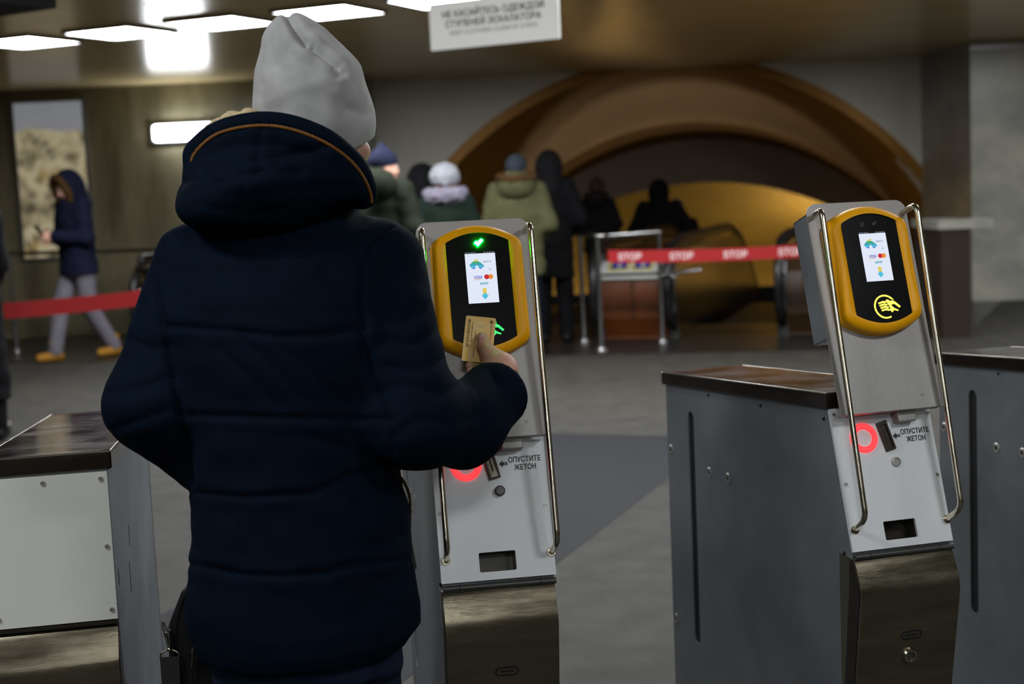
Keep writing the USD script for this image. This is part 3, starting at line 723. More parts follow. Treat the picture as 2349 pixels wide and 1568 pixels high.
def island(label, o, width, length, panel, stickers):
    """The fixed balustrade between two escalators: rounded front, panels, handrails, running down the incline."""
    t = thing('escalator_balustrade', label, 'escalator balustrade', o, AX_YAW)
    s = np.linspace(0, length, 26); hz = .74
    hw = width / 2
    z = incline(s)
    body = strip([(.12, .02), (.02, .20), (.0, .42), (.03, .58), (.12, .70)] + [(a, b + hz) for a, b in zip(s[1:], z[1:])], [(.12, -.1)] + [(a, b - .3) for a, b in zip(s[1:], z[1:])], -hw + .16, hw - .16)
    b = obj('panel', body, panel, t, smooth=20)
    obj('seam', cat(bx(-hw + .157, hw - .157, -.004, .10, .30, .306), bx(-.006, .006, -.006, .06, .2, .55)), M['newel_dark'], b, smooth=False)
    for sd in (-1, 1):
        xa, xb = (sd * hw - .055 * sd, sd * hw - .155 * sd)
        skirt = strip([(.16, .05), (.04, .24), (.03, .45), (.09, .66), (.2, .78)] + [(a, q + .80) for a, q in zip(s[1:], z[1:])], [(.2, -.1)] + [(a, q - .4) for a, q in zip(s[1:], z[1:])], min(xa, xb), max(xa, xb))
        obj('skirt', skirt, M['chrome2'], t, smooth=20)
        xc = (xa + xb) / 2
        path = [(xc, .34, .06), (xc, .06, .12), (xc, -.10, .34), (xc, -.07, .66), (xc, .12, .86)] + [(xc, a, q + .90) for a, q in zip(s[2:], z[2:])]
        obj('handrail', tube(bend(path, .22, 7), .042, 12), M['rubber'], t, smooth=True)
        obj('handrail_guide', tube([(xc, .1, .80)] + [(xc, a, q + .85) for a, q in zip(s[2:], z[2:])], .03, 10), M['chrome2'], t, smooth=True)
        obj('end_cap', sphere([xc, .03, .57], .045, 2), M['chrome2'], t, smooth=True)
    if stickers:
        T = frame4([0, .06, .675], [1, 0, 0], [0, .9, .436], [0, -.436, .9])
        lb = obj('label_plate', moved(rbox(-.30, .30, -.13, .10, 0, .006, .003), T), M['label_white'], t)
        for k, (x0, x1) in enumerate(((-.22, -.03), (.0, .19))):
            st = obj('sticker', moved(bx(x0, x1, -.085, .075, .006, .0075), T), M['label_yellow'], lb, smooth=False)
            obj('sticker_field', moved(bx(x0 + .022, x1 - .022, -.055, .06, .0075, .0085), T), M['label_blue'], lb, smooth=False)
            pic = Point(0, .028).buffer(.012).union(Polygon([(-.02, .012), (.02, .012), (.012, -.03), (-.012, -.03)])).union(sbox(.016, -.03, .024, .02))
            obj('sticker_figure', moved(extr(affinity.translate(pic, (x0 + x1) / 2, .002), .0085, .0092), T), M['label_white'], lb, smooth=False)
        obj('edge_strip', tube([(-.28, .005, .575), (.28, .005, .575)], .02, 10), M['label_white'], b)
    return t

island('escalator balustrade end with blue and yellow stickers and an orange brown front', ISL, .90, 9, M['newel'], True)
island('dark brown escalator balustrade right of the stickered one, behind the red STOP tape', ISL + AXL * 1.52 + AX * .2, .62, 9, M['newel_dark'], False)
lo = P(318, 690, 14.2)
island('dark rounded escalator balustrade at the left behind the walking person', np.array([lo[0] + .25, 14.2, 0]), .8, 1.5, M['newel_dark'], False)
for k, (cx, wd, nm) in enumerate(((-.96, .94, 'escalator steps going down under the waiting crowd, left of the stickered balustrade'), (.82, .56, 'escalator steps between the two right balustrades, closed off by the STOP tape'))):
    t = thing('escalator', nm, 'escalator', ISL + AXL * cx, AX_YAW)
    obj('comb_plate', bx(-wd / 2, wd / 2, .55, 1.32, -.12, .006), M['landing'], t)
    s0 = 1.32
    for i in range(14):
        a, b = s0 + i * .4, s0 + (i + 1) * .4
        zz = float(incline((a + b) / 2))
        gro = [bx(-wd / 2 + .01, wd / 2 - .01, a, b - .004, zz - .35, zz - .012)] + [bx(x, x + .012, a, b - .004, zz - .012, zz) for x in np.arange(-wd / 2 + .02, wd / 2 - .02, .036)]
        obj('step', cat(*gro), M['step'], t, smooth=False)

def barrier(label, posts, height, extra=None):
    o = np.mean(posts, 0); o[2] = 0
    t = thing('barrier', label, 'barrier', o)
    ps = [np.array(p) - o for p in posts]
    for p in ps:
        q = obj('post', cyl(p + [0, 0, .004], p + [0, 0, height], .022, 16), M['chrome2'], t)
        fl = trimesh.creation.revolve([(0, .05), (.028, .05), (.03, .02), (.06, .012), (.062, .004), (0, .004)], sections=20); fl.apply_translation(p)
        obj('post_base', fl, M['chrome2'], q)
    if len(ps) > 1:
        order = ps
        obj('rail', tube(bend([order[0] + [0, 0, height]] + [p + [0, 0, height] for p in order[1:]], .12, 8), .021, 14), M['chrome2'], t, smooth=True)
    if extra is not None:
        extra(t, o)
    return t

b1, b2, b3 = on_z(1340, 782), on_z(1380, 802), on_z(1520, 783)
def arm(t, o):
    q = P(1605, 618, b3[1] - .25) - o
    a = b3 - o + [0, 0, .60]
    ar = obj('swing_arm', cyl(a, q, .016, 12), M['chrome2'], t); obj('arm_tip', sphere(q, .022, 2), M['chrome2'], ar)
barrier('chrome barrier of three posts with a top rail in front of the stickered balustrade', [b1, b2, b3], .99, arm)
bl = on_z(39, 806)
barrier('chrome handrail barrier behind the walking person at the left', [bl, bl + np.array([1.9, -.75, 0])], 1.0)

def belt_post(label, p, h):
    return barrier(label, [p], h)

def tape(name, label, a, b, h, words):
    d = b - a; L = np.linalg.norm(d); ex = d / L; ez = np.array([0, 0, 1.0]) - ex * ex[2]; ez /= np.linalg.norm(ez); n = np.cross(ex, ez)
    t = thing(name, label, 'barrier tape', (a + b) / 2)
    R = lambda o, X, Y, Z: frame4(o, X, Y, Z)
    sag = lambda x: -.018 * (1 - (2 * x / L) ** 2)
    xs = np.linspace(-L / 2, L / 2, 24)
    poly = Polygon([(x, sag(x) + h / 2) for x in xs] + [(x, sag(x) - h / 2) for x in xs[::-1]])
    T = frame4([0, 0, 0], ex, ez, n)
    obj('band', moved(extr(poly, -.0008, .0008), T), M['tape'], t, smooth=False)
    for w in words:
        m = text('STOP', h * .52, T @ trimesh.transformations.translation_matrix([w - 0, float(sag(w)), .0009]), depth=.0008, bold=True, width=h * 1.85)
        obj('lettering', m, M['tape_white'], t, smooth=False)
    return t

ta, tb = P(1395, 588, 12.3), P(1920, 570, 12.0)
L = np.linalg.norm(tb - ta)
tape('barrier_tape', 'red tape with white STOP lettering stretched before the escalators at the right', ta, tb, .108, [(x - 1657.5) / 525 * L for x in (1446, 1566, 1690, 1815)])
sp = P(1392, 590, 12.3)
pp = on_z(1872, 806); pp = np.array([tb[0] - .10, tb[1] + .02, 0])
belt_post('short chrome post at the right end of the STOP tape, behind the right turnstile', np.array([tb[0] + .06, tb[1], 0]), tb[2] + .08)
tl, tr2 = P(8, 713, 9.6), P(560, 650, 10.3)
tape('barrier_tape', 'plain red tape without lettering stretched across the hall at the left', tl, tr2, .108, [])
belt_post('chrome post holding the left end of the plain red tape', np.array([tl[0] - .06, tl[1], 0]), tl[2] + .09)
belt_post('chrome post behind the man holding the right end of the plain red tape', np.array([tr2[0] + .06, tr2[1], 0]), tr2[2] + .09)

# ------------------------------------------------------------------ people
SKIN = mat('skin', lin((212, 160, 138)), .5, vary=.06, scale=30, extra={'subsurface_weight': .12, 'subsurface_scale': .006})
EYEW = mat('eye_white', lin((200, 196, 190)), .2); IRIS = mat('iris', lin((50, 36, 26)), .2)
HAIR = mat('hair_brown', lin((52, 38, 28)), .5, vary=.3, scale=60)
def cloth(name, c, rough=.85, vary=.12, scale=12, bump=.25, bscale=500, **k):
    return mat(name, lin(c), rough, spec=.15, vary=vary, scale=scale, bump=bump, bscale=bscale, **k)

def hand_field(p, w, Fd, N, S, curls, thumb, s=1.0, thumb_dir=None):
    """A hand: palm, five jointed fingers. Fd wrist to knuckles, N the way the fingers curl, S the thumb's side."""
    Fd, N, S = (np.asarray(a, float) / np.linalg.norm(a) for a in (Fd, N, S))
    w = np.asarray(w, float)
    q = p - (w + Fd * .05 * s).astype(np.float32)
    l = np.stack([q @ Fd.astype(np.float32), q @ S.astype(np.float32), q @ N.astype(np.float32)], -1)
    hb = np.array([.040, .030, .006], np.float32) * s
    e = np.abs(l) - hb
    palm = np.sqrt((np.maximum(e, 0) ** 2).sum(-1)) + np.minimum(e.max(-1), 0) - .011 * s
    palm = smin(.02 * s, palm, rcone(p, w - Fd * .05 * s, w + Fd * .03 * s, .027 * s, .024 * s))
    d = palm
    for i, (off, ln, r) in enumerate(((.031, .070, .0092), (.0105, .078, .0095), (-.0105, .072, .0092), (-.030, .057, .0082))):
        a = w + (Fd * .088 + S * off - Fd * abs(off) * .12) * s; ang = 0.0; pts = [a]
        spread = S * off * .9
        for c, fr in zip(curls[i], (.46, .30, .24)):
            ang += math.radians(c); dr = Fd * math.cos(ang) + N * math.sin(ang) + spread * (math.cos(ang) if i != 9 else 0); dr /= np.linalg.norm(dr)
            pts.append(pts[-1] + dr * ln * fr * s)
        f = rcone(p, pts[0], pts[1], r * 1.08 * s, r * s)
        f = smin(.004 * s, f, rcone(p, pts[1], pts[2], r * s, r * .92 * s))
        f = smin(.003 * s, f, rcone(p, pts[2], pts[3], r * .92 * s, r * .8 * s))
        d = smin(.007 * s, d, f)
    a = w + (Fd * .022 + S * .026 + N * .008) * s; pts = [a]
    td = thumb_dir or [(.75, .75, .25), (.95, .35, .25), (1, .05, .25)]
    for (cf, cs, cn), ln in zip(td, (.046, .036, .028)):
        dr = Fd * cf + S * cs + N * cn; dr /= np.linalg.norm(dr); pts.append(pts[-1] + dr * ln * s)
    th = smin(.008 * s, rcone(p, pts[0], pts[1], .0155 * s, .0118 * s), rcone(p, pts[1], pts[2], .0118 * s, .0108 * s))
    th = smin(.004 * s, th, rcone(p, pts[2], pts[3], .0108 * s, .0085 * s))
    return smin(.012 * s, d, th), pts

def head_field(p, c, R, s=1.0):
    """Skull, jaw, nose, brow, lips, ears and neck in the head's own frame (x right, y ahead, z up)."""
    q = (p - np.asarray(c, np.float32)) @ np.asarray(R, np.float32) / s
    d = ellip(q, (0, -.012, .022), (.074, .094, .096))
    d = smin(.04, d, ellip(q, (0, .022, -.045), (.058, .064, .070)))
    d = smin(.02, d, ellip(q, (0, .066, -.098), (.026, .022, .020)))
    for sd in (-1, 1):
        d = smin(.015, d, ellip(q, (sd * .046, .052, -.030), (.024, .022, .020)))
        d = smin(.008, d, ellip(q, (sd * .078, -.008, -.012), (.008, .020, .032)))
        d = -smin(.012, -d, ellip(q, (sd * .031, .094, .004), (.017, .014, .011)))
    d = smin(.012, d, ellip(q, (0, .080, .020), (.050, .014, .010)))
    d = smin(.010, d, rcone(q, (0, .084, .010), (0, .108, -.030), .008, .0125))
    d = smin(.006, d, ellip(q, (.0, .096, -.034), (.018, .012, .009)))
    d = smin(.006, d, ellip(q, (0, .084, -.062), (.022, .012, .006)))
    d = smin(.006, d, ellip(q, (0, .082, -.072), (.019, .012, .006)))
    return d * s

def eyes(parent, c, R, s=1.0):
    for sd in (-1, 1):
        o = np.asarray(c) + np.asarray(R) @ (np.array([sd * .031, .078, .003]) * s); f = np.asarray(R) @ np.array([0, 1, 0.0])
        e = obj('eye', sphere(o, .0118 * s, 2), EYEW, parent, smooth=True)
        obj('iris', sphere(o + f * .0075 * s, .0058 * s, 2), IRIS, e, smooth=True)

def figure(label, pos, yaw, H, coat, trousers, boots, hem=.78, head=(0, 0, 0), arms=None, legs=None, hat=None, collar=None, drop=0.0, lean=0.0, width=1.0, hood=None, h=.013, hands='curl', extra=None):
    """A clothed standing person; x right, y ahead, z up in its own frame."""
    s = H / 1.74
    t = thing('person', label, 'person', (pos[0], pos[1], drop), yaw)
    V = lambda *a: np.array(a, float) * s
    Lx = lambda v: v + np.array([0, lean * max(v[2] - .9 * s, 0), 0])
    sh = {sd: Lx(V(sd * .185 * width, -.01, 1.43)) for sd in (-1, 1)}
    arms = arms or {}
    el = {sd: Lx(V(*arms.get(sd, ((.255, -.02, 1.13), (.20, .14, .96)))[0]) * [sd, 1, 1]) for sd in (-1, 1)}
    wr = {sd: Lx(V(*arms.get(sd, ((.255, -.02, 1.13), (.20, .14, .96)))[1]) * [sd, 1, 1]) for sd in (-1, 1)}
    legs = legs or {}
    kn = {sd: V(*legs.get(sd, ((sd * .10, .02, .50), (sd * .105, -.02, .09)))[0]) for sd in (-1, 1)}
    an = {sd: V(*legs.get(sd, ((sd * .10, .02, .50), (sd * .105, -.02, .09)))[1]) for sd in (-1, 1)}
    hip = {sd: V(sd * .09, 0, .90) for sd in (-1, 1)}
    hc = Lx(V(0, .02, 1.60)) + (np.array([0, lean * .06, 0])); R = rot(*head)
    toe = {sd: an[sd] + V(sd * .02, .15, -.055) for sd in (-1, 1)}
    def body(p):
        d = smin(.06, loft(p, [(.86 * s, 0, 0, .155 * s, .105 * s), (1.0 * s, 0, lean * .1 * s, .145 * s, .10 * s), (1.2 * s, 0, lean * .3 * s, .16 * s, .11 * s), (1.38 * s, 0, lean * .48 * s, .165 * s, .10 * s), (1.47 * s, 0, lean * .57 * s, .09 * s, .07 * s)]), rcone(p, Lx(V(0, -.015, 1.40)), hc + R @ V(0, -.02, -.05), .062 * s, .052 * s))
        for sd in (-1, 1):
            d = smin(.04, d, smin(.02, rcone(p, sh[sd] * [.95, 1, 1], el[sd], .05 * s, .038 * s), rcone(p, el[sd], wr[sd], .038 * s, .026 * s)))
            d = smin(.05, d, smin(.02, rcone(p, hip[sd], kn[sd], .082 * s, .055 * s), rcone(p, kn[sd], an[sd], .055 * s, .036 * s)))
            d = smin(.03, d, rcone(p, an[sd] - V(0, .03, .045), toe[sd] * [1, .98, 1], .034 * s, .026 * s))
        return smin(.02, d, head_field(p, hc, R, s))
    pts = np.array([*sh.values(), *el.values(), *wr.values(), *kn.values(), *an.values(), *toe.values(), hc])
    lo, hi = pts.min(0) - .16, pts.max(0) + .16; lo[2] = -.01
    parts = [nets(body, lo, hi, h)]
    for sd in (-1, 1):
        Fd = (wr[sd] - el[sd]) / np.linalg.norm(wr[sd] - el[sd])
        S = np.cross(Fd, [sd, 0, 0]) * -1; S = S if np.linalg.norm(S) > .2 else np.array([0, 0, 1.0])
        S = S / np.linalg.norm(S); S = S * (1 if S[2] > 0 or S[1] > 0 else -1); N = np.cross(S, Fd) * sd * 1.0
        if N @ np.array([-sd, 0, 0]) < 0: N = -N
        cu = [(28, 34, 22)] * 4 if hands == 'curl' else [(46, 50, 30)] * 4
        fld = lambda p: hand_field(p, wr[sd], Fd, N, S, cu, None, s)[0]
        c = wr[sd] + Fd * .09 * s
        parts.append(nets(fld, c - .13, c + .13, .0052, smooth=1))
    obj('body', cat(*parts), SKIN, t, smooth=True)
    eyes(t, hc, R, s)
    # trousers and boots
    def tr(p):
        d = loft(p, [(.80 * s, 0, 0, .165 * s, .12 * s), (.90 * s, 0, 0, .175 * s, .125 * s), (1.02 * s, 0, 0, .16 * s, .115 * s)])
        for sd in (-1, 1):
            d = smin(.04, d, smin(.03, rcone(p, hip[sd], kn[sd], .102 * s, .080 * s), rcone(p, kn[sd], an[sd], .080 * s, .068 * s)))
        return np.maximum(d, .05 * s - p[..., 2])
    obj('trousers', nets(tr, lo, hi, h), trousers, t, smooth=True)
    for sd in (-1, 1):
        def bo(p):
            d = smin(.03, rcone(p, an[sd] - V(0, .035, .05), toe[sd], .048 * s, .040 * s), rcone(p, an[sd] + V(0, 0, .10), an[sd] - V(0, .01, .03), .056 * s, .05 * s))
            return np.maximum(d, .002 - p[..., 2])
        a, b = an[sd] - .14, np.maximum(an[sd], toe[sd]) + .12; a[2] = -.03; b[2] = an[sd][2] + .11
        bm = nets(bo, a, b, .011); bp = obj('boot', bm, boots, t, smooth=True)
    # coat
    rows = [(hem * s, 0, lean * 0, .215 * width * s, .165 * s), (.95 * s, 0, 0, .20 * width * s, .155 * s), (1.15 * s, 0, lean * .25 * s, .20 * width * s, .15 * s), (1.33 * s, 0, lean * .43 * s, .205 * width * s, .145 * s), (1.44 * s, 0, lean * .54 * s, .165 * width * s, .115 * s), (1.51 * s, 0, lean * .6 * s, .085 * s, .085 * s)]
    def co(p):
        d = loft(p, rows)
        for sd in (-1, 1):
            d = smin(.05, d, smin(.04, rcone(p, sh[sd] * [.92, 1, 1], el[sd], .082 * s, .072 * s), rcone(p, el[sd], wr[sd] - (wr[sd] - el[sd]) * .04, .072 * s, .056 * s)))
        n = meshkit.noise(np.asarray(p, float) * [9, 9, 14], 3).astype(np.float32) - .5
        q = np.cos(p[..., 2] * (2 * math.pi / .13)) * .0012
        return np.maximum(d - n * .018 - q, hem * s - p[..., 2])
    obj('coat', nets(co, lo, hi, h), coat, t, smooth=True)
    fur = lambda d, p, a=.03, f=60: d - (meshkit.noise(np.asarray(p, float) * f, 5).astype(np.float32) - .5) * a
    if collar is not None:
        cc = Lx(V(0, -.01, 1.50))
        def cf(p):
            q = p - cc.astype(np.float32); r = np.sqrt((q[..., 0] / 1.25) ** 2 + q[..., 1] ** 2)
            return fur(np.sqrt((r - .105 * s) ** 2 + (q[..., 2] * .8) ** 2) - .055 * s, p)
        obj('fur_collar', nets(cf, cc - .27, cc + .27, .010, smooth=0), collar, t, smooth=True)
    if hood is not None:
        hm, fm, up = hood
        if up:
            def ho(p):
                q = (p - hc.astype(np.float32)) @ R.astype(np.float32)
                d = smin(.06, ellip(q, (0, -.03, .02), (.125, .145, .150)), rcone(q, (0, -.05, -.06), (0, -.04, -.19), .11, .13))
                cav = ellip(q, (0, .10, -.01), (.090, .16, .120))
                return smax(.02, d, -cav)
            obj('hood', nets(ho, hc - .33, hc + .28, .010), hm, t, smooth=True)
            if fm is not None:
                a = np.linspace(0, 2 * np.pi, 40)
                def ff(p):
                    q = (p - hc.astype(np.float32)) @ R.astype(np.float32)
                    r = np.sqrt((q[..., 0] / .105) ** 2 + ((q[..., 2] + .01) / .135) ** 2)
                    return fur(np.sqrt(((r - 1) * .115) ** 2 + (q[..., 1] - .075) ** 2) - .034, p, .03, 70)
                obj('fur_trim', nets(ff, hc - .26, hc + .26, .009, smooth=0), fm, t, smooth=True)
        else:
            cc = Lx(V(0, -.10, 1.475))
            def ho(p):
                d = ellip(p, cc, np.array((.165, .12, .125)) * s); return np.maximum(d, -ellip(p, cc + V(0, .08, .05), np.array((.10, .10, .11)) * s))
            obj('hood', nets(ho, cc - .24 * s, cc + .24 * s, .010), hm, t, smooth=True)
            if fm is not None:
                def ff(p):
                    q = p - (cc + V(0, .02, .075)).astype(np.float32); r = np.sqrt((q[..., 0] / 1.2) ** 2 + q[..., 1] ** 2)
                    d = np.sqrt((r - .115 * s) ** 2 + (q[..., 2] - .15 * q[..., 1]) ** 2) - .032 * s; return fur(d, p)
                obj('fur_trim', nets(ff, cc - .25, cc + .25, .009, smooth=0), fm, t, smooth=True)
    if hat is not None:
        kind, hmat = hat
        def hf(p):
            q = (p - hc.astype(np.float32)) @ R.astype(np.float32)
            if kind == 'peak':
                d = smin(.05, ellip(q, (0, -.014, .045), (.098, .118, .092)), rcone(q, (0, -.02, .10), (0, -.03, .168), .06, .022))
            elif kind == 'fluffy':
                d = fur(ellip(q, (0, -.014, .055), (.122, .135, .112)), p, .022, 55)
            else:
                d = ellip(q, (0, -.014, .045), (.092, .112, .100))
            return np.maximum(d, -(q[..., 2] - .012 + q[..., 1] * -.25))
        hp = obj('hat', nets(hf, hc - .22, hc + .26, .009), hmat, t, smooth=True)
    else:
        if not (hood is not None and hood[2]):
            def hr(p):
                q = (p - hc.astype(np.float32)) @ R.astype(np.float32)
                return np.maximum(fur(ellip(q, (0, -.022, .035), (.084, .100, .098)), p, .012, 80), (q[..., 1] - .055) - q[..., 2] * .3)
            obj('hair', nets(hr, hc - .2, hc + .22, .009), HAIR, t, smooth=True)
    if extra:
        extra(t, dict(wr=wr, el=el, hc=hc, s=s))
    return t

navy = cloth('cloth_navy', (18, 21, 42)); olive = cloth('cloth_olive', (78, 78, 52)); green = cloth('cloth_green', (22, 27, 16)); dgreen = cloth('cloth_dark_green', (12, 24, 17)); black = cloth('cloth_black', (11, 11, 14)); charcoal = cloth('cloth_charcoal', (20, 19, 22)); bluejean = cloth('denim_dark', (15, 21, 36)); greytr = cloth('cloth_light_grey', (106, 102, 110)); tan = cloth('boot_tan', (150, 104, 34), rough=.6); bblack = cloth('boot_black', (20, 18, 18), rough=.5)
furbrown = cloth('fur_brown', (70, 48, 24), bscale=200); furgrey = cloth('fur_lilac_grey', (112, 107, 120), bscale=200); furdark = cloth('fur_dark', (40, 34, 30), bscale=200)
knit_navy = cloth('knit_navy', (18, 22, 42)); knit_white = cloth('knit_pale_grey', (138, 140, 146)); knit_slate = cloth('knit_slate', (48, 54, 64)); knit_brown = cloth('knit_brown', (70, 52, 36))

A = lambda x, y, D: P(x, y, D)[:2]
pocket = {sd: ((.265, -.03, 1.14), (.19, .14, 1.02)) for sd in (-1, 1)}
figure('person in navy pointed knit hat and green jacket looking to the right', A(890, 600, 10.6), -28, 1.775, green, bluejean, bblack, hat=('peak', knit_navy), head=(-36, -4, 0), hood=(green, None, False), arms=pocket)
figure('person in pale grey hat and dark green coat with a lilac grey fur collar', A(1030, 600, 11.6), 2, 1.63, dgreen, black, bblack, hem=.62, hat=('fluffy', knit_white), collar=furgrey, arms=pocket)
figure('person in dark fur hood half hidden behind the pale grey hat', A(978, 600, 12.6), 10, 1.66, black, black, bblack, hem=.6, hood=(black, furdark, True), arms=pocket)
figure('person in olive parka with a brown fur trimmed hood down the back', A(1193, 600, 12.25), -2, 1.72, olive, bluejean, bblack, hem=.70, hat=('beanie', knit_slate), hood=(olive, furbrown, False), width=1.06, arms=pocket)
figure('person in black hooded coat standing right behind the olive parka', A(1268, 600, 13.1), -8, 1.74, black, black, bblack, hem=.6, hood=(charcoal, None, True), arms=pocket, width=.95, head=(0, -8, 0))
figure('person in charcoal coat with a brown knit hat stepping onto the escalator', A(1376, 600, 17.1), -16, 1.54, charcoal, black, bblack, hat=('peak', knit_brown), drop=-.063, hood=(charcoal, furdark, False), arms=pocket)
wide = {1: ((.40, .0, 1.12), (.30, .22, 1.06)), -1: ((.36, -.02, 1.12), (.20, .2, 1.04))}
figure('dark hooded person on the escalator with one elbow stuck out to the right', A(1517, 600, 17.3), -18, 1.63, black, black, bblack, hood=(black, None, True), drop=-.202, arms=wide, width=1.25)
figure('person with pale grey hat further down the escalator, behind the dark hood', A(1556, 600, 18.05), -18, 1.86, black, black, bblack, hat=('beanie', knit_white), drop=-.645, arms=pocket)

def phone(t, k):
    c = (k['wr'][1] + k['wr'][-1]) / 2 + np.array([0, .10, .05]); R = rot(0, -38)
    b = rbox(-.036, .036, -.0045, .0045, -.075, .075, .003); b.vertices = b.vertices @ R.T + c
    obj('phone', b, mat('phone_black', (.01, .01, .012), .2), t)
wl = A(188, 700, 13.5)
stride = {1: ((.09, .16, .52), (.10, .25, .10)), -1: ((-.09, -.02, .50), (-.10, -.24, .11))}
hold = {1: ((.235, .02, 1.13), (.075, .25, 1.16)), -1: ((.235, .02, 1.13), (.075, .25, 1.16))}
WALK = figure('person in navy fur hooded parka and light grey trousers, walking and looking at a phone', wl, 136, 1.77, navy, greytr, tan, hem=.80, hood=(navy, furbrown, True), head=(4, -22, 0), legs=stride, arms=hold, h=.011, lean=.05, hands='grip', extra=phone)
el = on_z(-8, 1015)
figure('person in a long black coat cut off by the left edge of the picture', (el[0] - .13, el[1] + .1), 10, 1.72, black, black, bblack, hem=.26, hat=('beanie', charcoal), arms={1: ((.18, -.02, 1.13), (.12, .17, 1.0)), -1: ((.18, -.02, 1.13), (.12, .17, 1.0))}, width=.95)

# ------------------------------------------------------------------ the man at the validator, seen from behind
JK = mat('jacket_navy', lin((8, 18, 31)), .85, vary=.10, scale=40, bump=.12, bscale=900, spec=.04)
LIN = mat('sherpa_lining', lin((196, 176, 138)), .95, vary=.2, scale=150, bump=.8, bscale=260)
PIPE = mat('orange_cord', lin((128, 80, 14)), .6, vary=.25, scale=220)
HATK = usdkit.material(stage, '/World/Looks/hat_knit_grey', {
    'g': ('geometry', {}), 'm': ('mapping', {'rotation': (.0, .55, .35)}), 'w': ('wave_texture', {'wave_type': 'bands', 'bands_direction': 'z', 'scale': 190.0, 'distortion': .6, 'detail': 1.0}),
    'n': ('noise_texture', {'scale': 26.0, 'detail': 6.0}), 'r': ('rgb_ramp', {'ramp': [(.25, lin((158, 158, 157))), (.75, lin((186, 186, 184)))]}),
    'b': ('bump', {'strength': .3, 'distance': .001}), 'p': ('principled_bsdf', {'roughness': .95, 'sheen_weight': .2})},
    [('g.position', 'm.vector'), ('m.vector', 'w.vector'), ('g.position', 'n.vector'), ('n.fac', 'r.fac'), ('r.color', 'p.base_color'), ('w.fac', 'b.height'), ('b.normal', 'p.normal')], surface='p.BSDF')
JEAN = mat('jeans_dark_blue', lin((18, 27, 48)), .85, spec=.15, vary=.15, scale=30, bump=.3, bscale=900)
BAGM = mat('bag_black', (.005, .005, .0055), .6, spec=.2, vary=.2, scale=30, bump=.2, bscale=400)
NICK = mat('clasp_nickel', lin((190, 184, 168)), .22, metal=1.0)
BRASS = mat('zipper_brass', lin((84, 66, 36)), .35, metal=.9)

DM = 2.30                                     # distance of the man's body
mo = np.array([P(690, 900, DM)[0], DM, 0])    # his origin on the floor
man = thing('person', 'man in grey knit hat and navy hooded jacket, holding a card to the validator', 'person', mo)
L = lambda v: np.asarray(v, float) - mo
def Q(x, y, D): return P(x, y, D)

# jacket body: the outline of the back at each height
rows = []
for y, xl, xr, b, dy in ((440, 610, 812, .085, .05), (475, 585, 815, .09, .04), (500, 540, 815, .095, .03), (540, 430, 905, .115, .02), (590, 400, 938, .135, .01), (680, 388, 942, .150, .0), (800, 398, 932, .155, -.005), (950, 424, 915, .155, .0), (1040, 434, 906, .152, .0), (1110, 439, 925, .152, .0), (1200, 437, 945, .155, .0), (1320, 431, 950, .160, .0), (1400, 431, 962, .163, .0), (1445, 437, 962, .160, .0), (1480, 458, 930, .150, .0)):
    a, c = Q(xl, y, DM), Q(xr, y, DM)
    rows.append(((a[2] + c[2]) / 2, (a[0] + c[0]) / 2, DM + dy, (c[0] - a[0]) / 2, b))
SHR, ELR, MDR, WRR = Q(862, 606, 2.33), Q(950, 962, 2.23), Q(1066, 976, 2.32), Q(1149, 894, 2.40)
SHL, ELL, WRL = Q(455, 614, 2.33), Q(361, 925, 2.27), Q(600, 1150, 2.45)
roll_ = ROLL
def jacket(p):
    # the back leans with the picture's tilt: the outline rows are level, so undo the camera roll sideways
    d = loft(p, rows)
    n = meshkit.fbm(np.asarray(p, float) * [11, 11, 15], 2, 4).astype(np.float32) - .5
    ar = smin(.03, smin(.03, rcone(p, SHR, ELR, .0775, .0755), rcone(p, ELR, MDR, .073, .0640)), rcone(p, MDR, WRR, .0640, .0605))
    al = smin(.035, rcone(p, SHL, ELL, .076, .0755), rcone(p, ELL, WRL, .0755, .058))
    cuff = ((p - WRR.astype(np.float32)) @ ((WRR - MDR) / np.linalg.norm(WRR - MDR)).astype(np.float32))
    ar = smax(.012, ar, cuff - .004)
    # the cuff is hollow so that the hand comes out of it
    ar = np.maximum(ar, -rcone(p, WRR - (WRR - MDR) * .30, WRR + (WRR - MDR) * .3, .040, .044))
    d = smin(.03, d, ar); d = smin(.03, d, al)
    return d - n * .014
jlo = np.array([Q(225, 1000, 2.3)[0], 2.05, rows[-1][0] - .03]); jhi = np.array([Q(1232, 800, 2.45)[0] + .02, 2.62, Q(600, 425, 2.3)[2]])
jm = nets(jacket, jlo, jhi, .0052, smooth=3)
jm.fix_normals()
